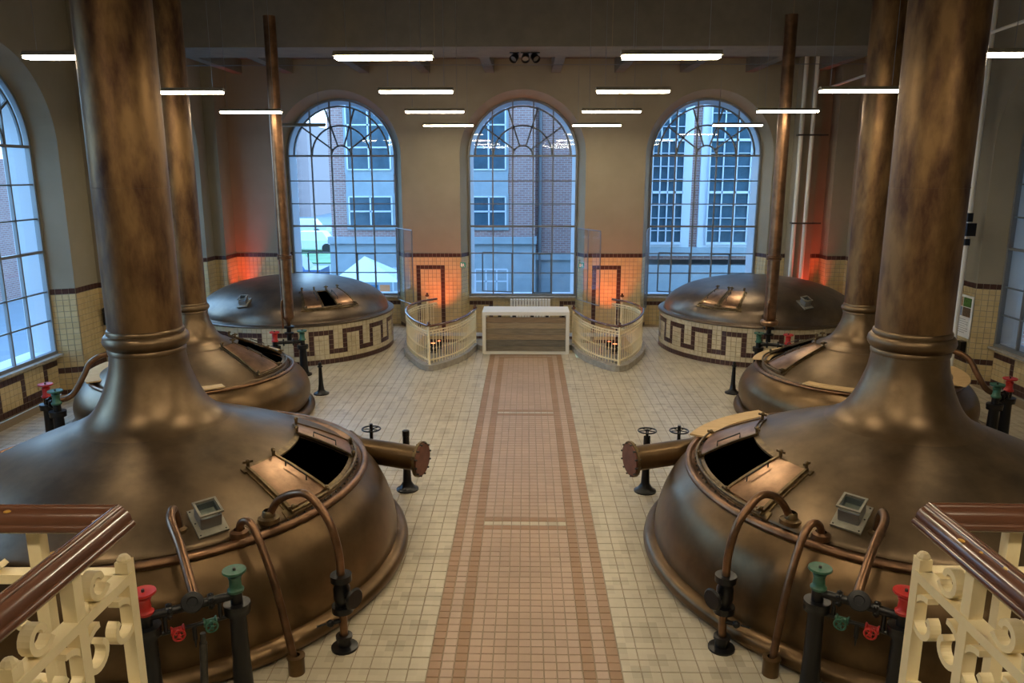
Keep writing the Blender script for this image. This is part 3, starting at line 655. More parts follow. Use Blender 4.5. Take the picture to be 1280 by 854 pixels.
def pedestal(mb, x, y, z, r=.07):
    mb.lathe([(r * 2.1, 0), (r * 2.1, .03), (r * 1.35, .05), (r * 1.15, .12), (r, .4), (r * .92, z - .10), (r * .92, z - .09), (r * 1.45, z - .085), (r * 1.45, z - .045), (r * 1.5, z - .04), (r * 1.5, z), (.001, z)], 20, (x, y, 0))
def valve_head(mb, p, s=1.0):
    mb.lathe([(.001, 0), (.062 * s, 0), (.066 * s, .02 * s), (.05 * s, .035 * s), (.045 * s, .10 * s), (.055 * s, .13 * s), (.04 * s, .15 * s), (.03 * s, .16 * s), (.085 * s, .165 * s), (.095 * s, .175 * s), (.092 * s, .19 * s), (.03 * s, .182 * s), (.001, .186 * s)], 20, p)
def station(label, A, B, za, redfirst, drop=True, hub_dir=None, s=1.0, low=True, stub=False):
    A = Vector((*A, 0)); B = Vector((*B, 0)); mid = (A + B) / 2; t = thing('valve_station', label, 'valve', mid)
    a = A - mid; b = B - mid; u = (b - a).normalized(); nrm = Vector((u.y, -u.x, 0))
    for q in (a, b):
        m = MB(); pedestal(m, q.x, q.y, za, .07 * s); m.build('pedestal', 'black_iron', t, smooth=True)
    for q, col, dd in ((a, 'red_paint' if redfirst else 'green_paint', 1), (b, 'green_paint' if redfirst else 'red_paint', -1)):
        m = MB(); m.rod(q + V(0, 0, za - .02), q + V(0, 0, za + .10), .048 * s, 12); m.rod(q + V(0, 0, za + .07), q + u * dd * .16 * s + V(0, 0, za + .07), .035 * s, 10)
        m.build('valve_elbow', 'black_iron', t, smooth=True)
        m = MB(); valve_head(m, q + V(0, 0, za + .10), s); hd = m.build('valve_head', col, t, smooth=True)
        m = MB(); m.rod(q + V(0, 0, za + .10 + .18 * s), q + V(0, 0, za + .10 + .205 * s), .013 * s, 6); m.build('spindle', 'dull_iron', hd)
    m = MB(); ca = a + u * .14 * s + V(0, 0, za + .07); cb = b - u * .14 * s + V(0, 0, za + .07); m.rod(ca, cb, .034 * s, 12)
    for k in (.04, .09, .84, .89): 
        p = ca + (cb - ca) * k; m.lathe([(.02, -.012), (.058 * s, -.012), (.058 * s, .012), (.02, .012)], 14, p, axis=u)
    for k in (.065, .865):
        p = ca + (cb - ca) * k
        for e in range(6): m.sphere(p + V(0, 0, .05 * s * math.cos(e)) + nrm * .05 * s * math.sin(e), .02 * s, 4)
    m.build('cross_pipe', 'black_iron', t, smooth=True)
    if hub_dir is not None:
        p = (ca + cb) / 2 - nrm * 0 + V(0, 0, 0); h = Vector(hub_dir).normalized(); m = MB()
        m.lathe([(.001, -.01), (.035, -.01), (.04, .02), (.045, .03), (.078 * s, .045), (.085 * s, .055), (.08 * s, .068), (.04, .07), (.035, .06), (.001, .06)], 24, p + h * .03, axis=h); m.build('funnel_flange', 'black_iron', t, smooth=True)
    if low:
        zl = za - .10
        m = MB(); pa = a + u * .10 * s + V(0, 0, zl); pb = b - u * .10 * s + V(0, 0, zl); m.rod(pa - u * .05, pb + u * .05, .017 * s, 8); c = (pa + pb) / 2
        m.rod(c, c - V(0, 0, .12), .018, 8); m.rod(c - V(0, 0, .12), c - V(0, 0, .19), .012, 8, r2=.004)
        for e in (-1, 1): m.rod(a * (1 if e < 0 else 0) + b * (1 if e > 0 else 0) - u * e * .13 * s + V(0, 0, za + .05), a * (1 if e < 0 else 0) + b * (1 if e > 0 else 0) - u * e * .13 * s + V(0, 0, zl), .016, 6)
        m.build('lower_pipe', 'black_iron', t, smooth=True)
        for k, col in ((.24, 'red_paint' if redfirst else 'green_paint'), (.76, 'green_paint' if redfirst else 'red_paint')):
            p = pa + (pb - pa) * k; m = MB(); m.lathe([(.02, -.05), (.035, -.05), (.035, -.04), (.022, -.03), (.022, .03), (.035, .04), (.035, .05), (.02, .05)], 12, p, axis=u)
            m.rod(p, p + nrm * .09 + V(0, 0, .02), .012, 6); wheel(m, p + nrm * .09 + V(0, 0, .0), nrm, .042, .008, 5); m.build('small_valve', col, t, smooth=True)
    if stub:
        m = MB(); m.rod((.03, -.02, 0), (.05, .02, .62), .03, 12); m.rod((.05, .02, .62), (.052, .022, .70), .022, 10); m.build('stub_pipe', 'dull_iron', t, smooth=True)
    return t, (ca + cb) / 2 + mid
zs_ = .88
tL, hubL = station('valve station with red and green heads before left foreground vat', (-2.84, 5.13), (-2.28, 5.46), zs_, True, hub_dir=(0.25, -.45, .5), s=.98, stub=True)
tR, hubR = station('valve station with green and red heads before right foreground vat', (2.33, 5.58), (2.84, 5.24), zs_, False, hub_dir=(-.25, -.45, .5), s=.98)
for hub, cc, sg, side in ((hubL, FC['VL'], 1, 'left'), (hubR, FC['VR'], -1, 'right')):
    a = math.radians(-60 if sg > 0 else -120); rp_ = Vector((cc[0] + 1.86 * math.cos(a), cc[1] + 1.86 * math.sin(a), 1.12))
    t = thing('feed_pipe', 'short hooked copper pipe from %s foreground vat into its valve station' % side, 'pipe', rp_)
    h = hub - rp_
    m = MB(); m.tube(crom([V(0, 0, 0), V(0, -.02, .14), V(0, -.07, .22), V(h.x * .12, h.y * .22 - .04, .20), V(h.x * .5, h.y * .55, .10), h + V(0, .05, .05)], 6), .037, 12); m.build('copper_tube', 'copper_pipe', t, smooth=True)
    m = MB(); m.lathe([(.001, -.03), (.09, -.03), (.085, .01), (.05, .03)], 16); m.build('root_flange', 'copper_belly', t, smooth=True)
# far stations near side walls with curved pipes to the middle vats
t, h = station('valve station with red and green heads near left wall windows', (-7.18, 10.95), (-6.82, 10.60), .82, True, s=1.1, low=False)
t, h2 = station('valve station with green and red heads near right wall', (7.05, 11.2), (7.45, 11.55), .82, False, s=1.1, low=False)
for pts, lab in (([(-6.98, 10.8, .90), (-6.80, 10.95, .95), (-6.67, 11.1, 1.22), (-6.62, 11.2, 1.38), (-6.48, 11.3, 1.48), (-6.28, 11.5, 1.46), (-6.1, 11.8, 1.32), (-5.95, 12.15, 1.08)], 'curved copper pipe linking left wall valve station to smaller left vat'),
                 ([(7.22, 11.35, .90), (7.03, 11.4, .98), (6.91, 11.5, 1.20), (6.84, 11.6, 1.38), (6.72, 11.7, 1.48), (6.52, 11.85, 1.50), (6.3, 12.1, 1.36), (6.1, 12.35, 1.08)], 'curved copper pipe linking right wall valve station to smaller right vat')):
    m = MB(); m.tube([Vector(p) - Vector(pts[0]) for p in crom(pts, 6)], .042, 12); o = m.build('curved_pipe', 'copper_pipe', smooth=True, loc=pts[0]); tag(o, lab, 'pipe')
# rear stations below the tall thin pipes
for sg, side in ((-1, 'left'), (1, 'right')):
    A, B = ((-5.25, 15.62), (-4.72, 15.78)) if sg < 0 else ((4.85, 15.72), (5.4, 15.55))
    t, h = station('valve station before the tiled drum at the back %s' % side, A, B, .66, sg < 0, s=1.1, low=False)
    px_, py_ = (-5.03, 15.9) if sg < 0 else (5.12, 15.95)
    t = thing('standpipe', 'tall thin copper pipe from valve to ceiling before the back %s vat' % side, 'pipe', (px_, py_, 0))
    m = MB(); m.lathe([(.05, .72), (.05, .86), (.10, .87), (.10, .90), (.05, .91), (.05, .99), (.12, 1.0), (.12, 1.04), (.05, 1.05)], 16); m.build('black_fitting', 'black_iron', t, smooth=True)
    m = MB(); m.lathe([(.03, 1.04), (.06, 1.15), (.125, 1.22), (.13, 1.26), (.125, 1.3), (.12, CEIL - 1.0)], 24); m.build('copper_tube', 'copper_pipe' , t, smooth=True)
    m = MB(); m.lathe([(.12, 2.45), (.15, 2.46), (.15, 2.49), (.135, 2.5), (.15, 2.51), (.15, 2.54), (.12, 2.55)], 24); m.build('joint_ring', 'copper_pipe', t, smooth=True)
    if sg > 0: m = MB(); m.lathe([(.05, 1.04), (.17, 1.10), (.19, 1.16), (.17, 1.19), (.12, 1.2)], 24); m.build('copper_bowl', 'copper_bright', t, smooth=True)
    m = MB(); m.tube(crom([(-.09, -.10, 1.0), (-.09, -.12, 1.3), (-.09, -.12, 1.55), (-.06, -.1, 1.62)], 5), .022, 8); m.build('side_tube', 'copper_pipe', t, smooth=True)
    # black bollard
    x, y = (-3.98, 14.35) if sg < 0 else (4.05, 14.55)
    m = MB(); m.lathe([(.15, 0), (.15, .02), (.09, .045), (.06, .09), (.045, .2), (.032, .5), (.032, .53), (.05, .54), (.05, .56), (.03, .57), (.035, .6), (.022, .63), (.001, .635)], 18); o = m.build('bollard', 'black_iron', smooth=True, loc=(x, y, 0)); tag(o, 'slim black iron bollard standing on tiles in front of back %s drum' % side, 'bollard')
    # trumpet foot under outlet, hand wheels
    cx_ = -1.60 if sg < 0 else 1.62
    t = thing('spindle_post', 'black spindle post beside %s outlet pipe of foreground vat' % side, 'valve', (cx_, 9.75, 0))
    m = MB(); m.lathe([(.15, 0), (.15, .02), (.10, .05), (.06, .12), (.05, .3), (.045, .78)], 18); m.build('trumpet_foot', 'black_iron', t, smooth=True)
    m = MB()
    if sg < 0: m.lathe([(.03, .76), (.05, .77), (.05, .84), (.03, .85), (.001, .85)], 10)
    else: m.rod((0, 0, .7), (0, 0, .88), .02, 8); wheel(m, (0, 0, .86), (0, 0, 1), .12, .010)
    m.build('spindle_head' if sg < 0 else 'hand_wheel', 'black_iron', t, smooth=True)
    cx_ = -2.02 if sg < 0 else 2.0
    t = thing('hand_wheel_valve', 'black hand wheel on upright stem behind %s foreground vat' % side, 'valve', (cx_, 9.55, 0))
    m = MB(); m.lathe([(.12, 0), (.12, .02), (.05, .05), (.025, .15), (.022, 1.0), (.001, 1.0)], 12); m.build('stem', 'black_iron', t, smooth=True)
    m = MB(); wheel(m, (0, 0, .93), (0, 0, 1), .12, .010); m.build('wheel', 'black_iron', t, smooth=True)

# ------------------------------------------------------------------ timber boards on the rims
def board(label, c, r0, r1, a0, a1, z):
    m = MB(); zf = lambda r: 0; n = 10; vs = []
    patch(m, zf, r0, r1, a0, a1, 0, .022, 2, 14)
    o = m.build('timber_board', 'timber', loc=(c[0], c[1], z)); tag(o, label, 'board')
ml, mr_ = FC['ML'], FC['MR']
board('pale curved timber board on left rim of the smaller left vat', ml, 1.35, 1.72, 172, 222, .885)
board('pale curved timber board on front rim of the smaller left vat', ml, 1.50, 1.70, -88, -52, .885)
board('pale timber board at the back rim of the smaller left vat', ml, 1.52, 1.70, 50, 78, .885)
board('pale curved timber board on front rim of the smaller right vat', mr_, 1.48, 1.70, -140, -92, .885)
board('pale curved timber board on left rim of the smaller right vat', mr_, 1.42, 1.72, 108, 160, .885)
board('pale curved timber board on right rim of the smaller right vat', mr_, 1.35, 1.74, -45, 2, .885)
board('long pale curved board on back rim of the right foreground vat', FC['VR'], 2.06, 2.30, 112, 150, 1.045)

# ------------------------------------------------------------------ near gallery railing
def spiral(c, U, W, r, a0, a1, n=18, grow=.35):
    return [c + (U * math.cos(a) + W * math.sin(a)) * r * (1 - (1 - grow) * t) for t, a in [(k / n, math.radians(a0 + (a1 - a0) * k / n)) for k in range(n + 1)]]
def rail_profile(mb, A, B):
    A = Vector(A); B = Vector(B); mb.tube([A, B], .027, 16, rz=.025)
    u = (B - A).normalized(); s_ = u.cross(V(0, 0, 1)).normalized()
    for e in (-1, 1): mb.tube([A + s_ * e * .024 - V(0, 0, .010), B + s_ * e * .024 - V(0, 0, .010)], .010, 8)
    mb.tube([A + V(0, 0, .020), B + V(0, 0, .020)], .011, 8)
for sg, side in ((-1, 'left'), (1, 'right')):
    K = Vector((sg * .812, 1.41 if sg < 0 else 1.45, 3.525)); P1 = K + V(sg * .03, -1.15, 0); P2 = K + V(sg * 1.6, -.02, 0)
    t = thing('gallery_railing', 'ornate cream iron railing with brown handrail, near %s corner' % side, 'railing', (K.x, K.y, 2.6)); O = Vector((K.x, K.y, 2.6))
    m = MB(); rail_profile(m, K - O, P2 - O); rail_profile(m, K + V(0, .0, 0) - O, P1 - O); h = m.build('handrail', 'brown_rail', t, smooth=True)
    m = MB()
    for k in range(16):
        E = P1 if k % 2 else P2; f_ = random.uniform(.04, .5); p = K + (E - K) * f_ - O + V(0, 0, .018); u = (E - K).normalized(); s_ = u.cross(V(0, 0, 1)); sd = random.uniform(-1, 1)
        q = p + s_ * sd * .022 + V(0, 0, .008 * (1 - abs(sd))); m.sphere(q, random.uniform(.004, .009), 5, sz=.3)
    m.build('paint_chips', 'chipped', h, stuff=True)
    for E, tagn in ((P1, 0), (P2, 1)):
        u = (E - K).normalized(); Z = V(0, 0, 1); s_ = u.cross(Z); k0 = K - O
        m = MB()
        zt_ = 3.40 - 2.6 ; st = k0.copy(); st.z = zt_
        L_ = (E - K).length
        m.obox(st + u * L_ / 2, u, s_, Z, L_ / 2, .016, .010); m.build('sub_rail', 'cream_paint', t)
        m = MB(); m.obox(V(st.x, st.y, .12) + u * L_ / 2, u, s_, Z, L_ / 2, .016, .010); m.build('bottom_rail', 'cream_paint', t)
        npost = int(L_ / .17)
        for k in range(npost + 1):
            x = u * (.17 * k); pos = V(st.x, st.y, 0) + x; up = .90 if (k % 2 == 1) else zt_ + .035
            if k == 0 and tagn == 1: continue
            m = MB(); m.obox(pos + V(0, 0, up / 2), u, s_, Z, .013, .013, up / 2)
            if up < .9: m.sphere(pos + V(0, 0, up), .014, 5)
            m.build('upright_bar', 'cream_paint', t)
            if k == npost: continue
            c = pos + u * .085
            def scroll(P):
                m = MB(); m.ribbon(P, s_, .022, .012); m.build('scroll', 'cream_paint', t)
            for e in (-1, 1):
                cc = c + u * e * .042
                scroll(spiral(V(cc.x, cc.y, zt_ - .085), u * e, Z, .052, 100, -230, 20))
                scroll(spiral(V(cc.x, cc.y, zt_ - .27), u * e, -Z, .052, 100, -230, 20))
                scroll(spiral(V(cc.x, cc.y, .35), u * e, Z, .052, 100, -230, 20))
            scroll(spiral(V(c.x, c.y, zt_ + .045) + u * .02, u, Z, .034, -150, 170, 16))
# ------------------------------------------------------------------ rear stair railings, kerbs
def resample(P, step):
    out = [P[0].copy()]; acc = 0
    for a, b in zip(P[:-1], P[1:]):
        L_ = (b - a).length; x = step - acc
        while x <= L_: out.append(a + (b - a) * x / L_); x += step
        acc = (acc + L_) % step if L_ + acc >= step else acc + L_
    return out
def curved_rail(label, pathA, pathB, end, side):
    front = Vector((*pathA[-1], 0)); t = thing('stair_railing', label, 'railing', front)
    for path in (pathA, pathB):
        P = [p - front for p in crom([(x, y, 0) for x, y in path], 8)]
        m = MB(); m.tube([p + V(0, 0, .97) for p in P], .034, 10, rz=.026); m.build('handrail', 'brown_rail', t, smooth=True)
        for z, w in ((.86, .012), (.22, .014), (.80, .008)):
            m = MB(); m.ribbon([p + V(0, 0, z) for p in P], (0, 0, 1), w * 2, .03); m.build('rail_band', 'cream_paint', t)
        Rs = resample(P, .088)
        me = None
        for p in Rs[1:-1]:
            if me is None:
                m = MB(); m.lathe([(.009, 0), (.009, .06), (.02, .08), (.009, .10), (.009, .30), (.02, .33), (.009, .36), (.009, .58), (.018, .6), (.009, .62), (.009, .74)], 6)
                o = m.build('baluster', 'cream_paint', t, smooth=True); me = o.data
            else: o = bpy.data.objects.new('baluster', me); C.objects.link(o); o.parent = t
            o.location = p + V(0, 0, .14)
        m = MB()
        for p in resample(P, .21)[1:]:
            m.torus(p + V(0, 0, .83), .03, .007, axis=(1, 0, 0), seg=8, sg=4); m.torus(p + V(0, 0, .22), .03, .007, axis=(1, 0, 0), seg=8, sg=4)
        m.build('ornament_rings', 'cream_paint', t, stuff=True)
    for q in (pathA[0], pathA[-1], end):
        p = Vector((*q, 0)) - front; m = MB(); m.lathe([(.045, 0), (.045, .12), (.025, .14), (.025, .5), (.035, .52), (.025, .54), (.025, .97)], 10, p); nw = m.build('newel_post', 'cream_paint', t, smooth=True)
        m = MB(); m.lathe([(.03, .97), (.05, .99), (.05, 1.02), (.025, 1.03), (.03, 1.06), (.001, 1.08)], 10, p); m.build('newel_cap', 'brown_rail', nw, smooth=True)
    return t
pA = [(-1.24, 18.45), (-1.42, 17.45), (-1.70, 16.75), (-2.10, 16.25)]; pB = [(-2.10, 16.25), (-2.46, 16.85), (-2.80, 17.8), (-2.92, 18.7), (-2.75, 19.5), (-2.35, 20.0)]
curved_rail('curved cream stair railing with brown handrail left of the bar', pA, pB, (-2.65, 20.35), 'l')
mir_ = lambda P: [(-x - .08, y) for x, y in P]
curved_rail('curved cream stair railing with brown handrail right of the bar', mir_(pA), mir_(pB), (2.57, 20.35), 'r')
for P, lab in (([(-1.0, 18.15)] + pA + pB[1:4], 'left'), (mir_([(-1.0, 18.15)] + pA + pB[1:4]), 'right')):
    m = MB(); m.ribbon([p + V(0, 0, .065) for p in crom([(x, y, 0) for x, y in P], 8)], (0, 0, 1), .13, .19); o = m.build('stone_kerb', 'stone'); tag(o, 'low grey stone kerb carrying the curved stair railing, %s of the bar' % lab, 'kerb')
# ------------------------------------------------------------------ bar counter
t = thing('bar_counter', 'white framed bar counter with weathered plank front, end of the patterned path', 'counter', (0, 18.2, 0))
m = MB(); m.box(-1.03, 1.03, -.38, .42, .93, 1.01); m.build('top_slab', 'white_paint', t)
for s_ in (-1, 1): m = MB(); m.box(s_ * 1.03 if s_ < 0 else .95, -.95 if s_ < 0 else 1.03, -.38, .42, 0, .93); m.build('side_panel', 'white_paint', t)
m = MB(); m.box(-1.0, 1.0, -.42, .38, 0, .05); m.build('plinth', 'white_paint', t)
for k in range(6): m = MB(); m.box(-.945 , .945, -.33 - .004 * (k % 2), -.29, .055 + k * .138, .055 + (k + 1) * .138 - .010); m.build('plank', 'plank%d' % [0, 4, 1, 2, 3, 5][k], t)
m = MB()
for x in (-.62, -.28, .15, .5, .88): m.box(x - .04, x + .04, -.345, -.325, .885, .925)
m.build('clip', 'black_iron', t)
# radiator
t = thing('radiator', 'white ribbed radiator under the middle window', 'radiator', (.12, 21.1, 0))
for k in range(14):
    m = MB(); x = -.52 + k * .08; m.box(x - .03, x + .03, -.11, -.02, .22, .80); m.box(x - .012, x + .012, -.06, .12, .24, .78); m.build('radiator_section', 'white_paint', t)
m = MB(); m.box(-.5, .5, -.09, -.04, .12, .15); m.box(-.48, -.44, -.09, -.04, -.45, .24); m.box(.44, .48, -.09, -.04, -.45, .24); m.build('radiator_pipe', 'white_paint', t)
# glass screens by the windows
def screen(label, p0, p1, z0, z1):
    p0 = Vector((*p0, 0)); p1 = Vector((*p1, 0)); t = thing('glass_screen', label, 'glass panel', p0); L_ = p1 - p0; m = MB()
    m.add([V(0, 0, z0), L_ + V(0, 0, z0), L_ + V(0, 0, z1), V(0, 0, z1)], [(0, 1, 2, 3)]); m.build('pane', 'glass', t)
    m = MB()
    for f_ in (0, .48, 1): m.rod(L_ * f_ + V(0, 0, z0), L_ * f_ + V(0, 0, z1), .012, 6)
    for z in (z0, z1): m.rod(V(0, 0, z), L_ + V(0, 0, z), .012, 6)
    m.build('screen_frame', 'steel', t)
screen('clear glass screen standing out right of the middle window', (1.40, 21.1), (1.92, 19.95), .80, 2.75)
screen('clear glass screen standing out right of the left window', (-3.56, 21.1), (-2.98, 20.1), .78, 2.75)
screen('clear glass screen standing out left of the right window', (3.34, 21.1), (3.15, 20.3), .60, 2.75)
# emergency signs
for x, lab in ((-1.74, 'left'), (1.52, 'right')):
    t = thing('exit_sign', 'small green emergency exit sign just %s of the middle window' % lab, 'sign', (x - .0, YB - .02, 1.74)); m = MB(); m.box(-.075, .075, -.01, .01, -.07, .07); m.build('sign_plate', 'exit_green', t)
    m = MB(); m.box(-.055, -.015, -.013, -.01, -.045, .045); m.box(.012, .026, -.013, -.01, .03, .045); m.box(.0, .035, -.013, -.01, -.01, .025); m.box(-.005, .008, -.013, -.01, -.045, -.01); m.box(.028, .05, -.013, -.01, -.045, -.032); m.box(.022, .032, -.013, -.01, -.035, -.01); m.build('pictogram', 'white_flat', t)
# poster, standpipes, boxes on walls
t = thing('poster', 'white information poster with four small pictures on the right wall', 'poster', (8.985, 15.76, 1.35)); m = MB(); m.box(-.02, .0, -.38, .38, -.43, .43); m.build('board', 'white_flat', t)
for k, (dy, dz) in enumerate(((1, 1), (0, 1), (1, 0), (0, 0))):
    m = MB(); y0 = -.34 + dy * .30; z0 = .0 + dz * .20; m.box(-.024, -.02, y0, y0 + .28, z0, z0 + .185); m.build('picture', ['photo_brown', 'photo_green', 'photo_blue', 'photo_dark'][k], t)
m = MB()
for k in range(7): m.box(-.022, -.02, -.30 + (0 if k % 3 else .1), .30, -.07 - k * .045, -.06 - k * .045)
m.build('text_line', 'text_grey', t)
m = MB(); m.rod((8.72, 15.45, 0), (8.72, 15.45, CEIL), .045, 12); o = m.build('white_standpipe', 'white_paint', smooth=True); tag(o, 'white vertical pipe running up the right wall beside the poster', 'pipe')
m = MB(); m.box(8.62, 8.80, 15.3, 15.45, 3.0, 3.25); m.box(8.60, 8.7, 15.28, 15.34, 3.28, 3.45); m.box(8.60, 8.7, 15.28, 15.34, 2.82, 2.95); o = m.build('wall_speaker', 'black_iron'); tag(o, 'small black speaker clamped to the white vertical pipe', 'speaker')
m = MB(); m.box(8.87, 8.98, 15.45, 15.62, .55, .85); o = m.build('switch_box', 'black_iron'); tag(o, 'small black switch box on the right wall under the poster', 'box')
t = thing('wall_lock_box', 'black iron device with lever on the left wall below dark tile band', 'box', (-8.5, 15.19, 1.35)); m = MB(); m.box(-.06, .06, -.06, 0, -.15, .17); m.sphere((0, -.06, .15), .06, 6); m.build('body', 'black_iron', t); m = MB(); m.rod((0, -.05, .08), (.16, -.09, .10), .018, 8); m.build('lever', 'black_iron', t)
# two cream pipes and pilaster in the right rear corner
m = MB(); m.box(7.05, 7.62, 20.75, 21.1, 0, 7.12); struct(m.build('trim_5', 'plaster'))
for x, lab in ((7.08, 'left'), (7.36, 'right')):
    m = MB(); m.rod((x, 20.62, 0), (x, 20.62, 7.1), .055, 12); o = m.build('downpipe', 'white_paint', smooth=True); tag(o, 'cream vertical pipe in back right corner, %s one of the pair' % lab, 'pipe')
for z, lab in ((2.9, 'lower'), (5.15, 'upper')):
    m = MB(); m.box(6.98, 7.75, 20.53, 20.56, z, z + .04); m.box(7.0, 7.03, 20.55, 20.75, z, z + .04); m.box(7.6, 7.63, 20.55, 20.75, z, z + .04); o = m.build('pipe_clamp', 'dull_iron'); tag(o, 'dark pipe clamp across the two cream corner pipes, the %s one' % lab, 'clamp')
m = MB(); m.rod((7.8, 9, 6.62), (7.8, 21.2, 6.36), .03, 8); o = m.build('ceiling_rod', 'white_paint'); tag(o, 'pale rod running along under the ceiling on the right side', 'rod')
m = MB(); m.rod((-8.3, 18.5, 6.63), (8.5, 18.5, 6.63), .009, 5); o = m.build('steel_cable', 'steel'); tag(o, 'thin steel cable stretched across the hall behind the beam', 'cable')
# ------------------------------------------------------------------ spotlights under beam
for k, x in enumerate((-.27, -.03, .18)):
    t = thing('ceiling_spotlight', 'black spotlight under the beam, %s of three' % ('leftmost', 'middle', 'rightmost')[k], 'spotlight', (x, 17.5, 6.75)); ax = Vector(((-.5, 0, .5)[k], -.8, -.7)).normalized()
    m = MB(); m.lathe([(.001, -.09), (.07, -.09), (.085, -.04), (.09, .07), (.075, .07), (.07, .0), (.001, .0)], 16, (0, 0, -.11), axis=ax); m.build('lamp_can', 'black_iron', t, smooth=True)
    m = MB(); m.rod((0, 0, -.1), (0, 0, 0), .012, 6); m.box(-.1, .1, -.02, .02, -.02, 0); m.build('bracket', 'black_iron', t)
    m = MB(); m.lathe([(.001, 0), (.065, .0)], 16, V(0, 0, -.11) + ax * .03, axis=ax); m.build('lens', 'steel', t)
# ------------------------------------------------------------------ fluorescent lamps
def lamp(label, x, y, L_, z=5.35, lit=True, grp=None):
    t = thing('fluorescent_lamp', label, 'lamp', (x, y, z)); h = L_ / 2
    m = MB(); m.hexa([(-h, -.09, 0), (h, -.09, 0), (h, .09, 0), (-h, .09, 0), (-h, -.04, .05), (h, -.04, .05), (h, .04, .05), (-h, .04, .05)]); m.build('housing', 'grey_plate', t)
    m = MB(); m.box(-h + .02, h - .02, -.075, .075, -.028, -.002); m.build('diffuser', 'tube_glow' if lit else 'grey_plate', t)
    for e in (-1, 1): m = MB(); m.rod((e * h * .75, 0, .07), (e * h * .75, 0, (CEIL if y < 16.7 else 7.12) - z), .004, 4); m.build('suspension_wire', 'steel', t)
    return t
rows = [('nearest', 8.13, ((-4.80, 1.1), (-1.44, 1.0), (1.44, 1.0), (4.66, 1.1))), ('second', 11.45, ((-4.95, 1.2), (-1.58, 1.07), (1.51, 1.05), (4.72, 1.15))),
        ('third', 15.1, ((-5.24, 1.18), (-1.74, 1.13), (1.6, 1.12), (4.9, 1.15))), ('farthest', 19.35, ((-5.52, 1.22), (-1.9, 1.23), (1.7, 1.2), (5.1, 1.2)))]
cn = ('outer left', 'inner left', 'inner right', 'outer right')
for nm, y, xs in rows:
    for k, (x, L_) in enumerate(xs): 
        lit = not (nm == 'farthest' and k == 0)
        lamp('%s hanging fluorescent lamp in the %s row, %s' % (nm, cn[k], 'glowing white' if lit else 'switched off'), x, y + (.42 if nm == 'nearest' and k in (0, 3) else 0), L_, z=5.42 if nm == 'nearest' and k in (0, 3) else 5.35, lit=lit)
for k, x in enumerate((-4.5, -1.44, 1.44, 4.4)):
    lamp('added unseen fluorescent lamp above the gallery behind the camera, %s row' % cn[k], x, .2, 1.2, z=5.7)  # unseen extra row, added to brighten the near railing
    t = lamp('hanging fluorescent lamp above the near end, %s row, out of frame' % cn[k], x, 4.6, 1.2, z=5.5)
# ------------------------------------------------------------------ uplights
def uplight(label, p, aim, col, W_, ang=60, glow=True):
    t = thing('floor_uplight', label, 'lamp', p); d = (Vector(aim) - Vector(p)).normalized()
    m = MB(); m.lathe([(.001, -.12), (.06, -.12), (.075, -.08), (.08, .06), (.07, .06), (.065, .02)], 16, (0, 0, .15), axis=d); m.build('lamp_can', 'black_iron', t, smooth=True)
    m = MB(); m.lathe([(.001, .02), (.03, .018), (.062, 0)], 16, V(0, 0, .15) + d * .05, axis=d); m.build('lens', 'orange_glow', t)
    m = MB(); m.box(-.09, -.08, -.02, .02, 0, .17); m.box(.08, .09, -.02, .02, 0, .17); m.box(-.09, .09, -.03, .03, 0, .015); m.build('yoke', 'black_iron', t)
    L_ = bpy.data.lights.new('uplight', 'SPOT'); L_.energy = W_; L_.color = col; L_.spot_size = math.radians(ang); L_.spot_blend = .8; L_.shadow_soft_size = .05
    lo = bpy.data.objects.new('uplight_beam', L_); C.objects.link(lo); lo.parent = t; lo.location = V(0, 0, .15) + d * .08; lo.rotation_euler = d.to_track_quat('-Z', 'Y').to_euler()
OR = (1, .17, .05)
uplight('orange uplight at the foot of pier inside left stair railing', (-2.35, 20.3, -.45), (-2.4, 21.2, 3.4), OR, 120, 70)
uplight('orange uplight at the foot of pier inside right stair railing', (2.25, 20.3, -.45), (2.35, 21.2, 3.4), OR, 120, 70)
uplight('small orange lamp glowing low behind left curved railing', (-2.05, 16.62, .30), (-2.15, 17.0, 2.2), OR, 22, 90)
uplight('small orange lamp glowing low behind right curved railing', (1.97, 16.62, .30), (2.07, 17.0, 2.2), OR, 22, 90)
uplight('red uplight on the floor in the back left corner', (-7.68, 20.6, 0), (-7.83, 21.2, 4.6), (1, .07, .03), 150, 42)
uplight('red uplight on the floor in the back right corner', (7.72, 20.35, 0), (7.2, 21.4, 6.0), (1, .07, .03), 130, 50)

# ------------------------------------------------------------------ OUTSIDE
m = MB(); m.box(-150, 100, 22, 200, -1.2, -1.0); m.box(-150, -10, -20, 22, -1.2, -1.0); o = m.build('street', 'asphalt'); o['kind'] = 'structure'
m = MB(); m.box(-40, -9.5, 45, 62, -1.0, -.93); o = m.build('lawn', 'grass'); o['kind'] = 'structure'
def facade_window(root, x0, x1, z0, z1, Y, nx, nz, surround='ext_stone', fw=.05):
    m = MB(); m.box(x0 - .12, x1 + .12, Y - .06, Y, z0 - .16, z1 + .14); s_ = m.build('window_surround', surround, root)
    m = MB(); m.box(x0, x1, Y - .075, Y - .05, z0, z1); m.build('window_glass', 'ext_window', s_)
    m = MB()
    for i in range(nx + 1): x = x0 + (x1 - x0) * i / nx; m.box(x - fw / 2, x + fw / 2, Y - .11, Y - .07, z0, z1)
    for j in range(nz + 1): z = z0 + (z1 - z0) * j / nz; m.box(x0, x1, Y - .11, Y - .07, z - fw / 2, z + fw / 2)
    m.build('window_bars', 'ext_white', s_)
bd = thing('brick_building', 'pink brick building with pale stone base across the street, behind middle and left windows', 'building', (0, 31, -1))
def bp(mb, name, mt): o = mb.build(name, mt, bd); o.location = (0, -31, 1); return o
class Sh:   # children placed in world coordinates
    pass
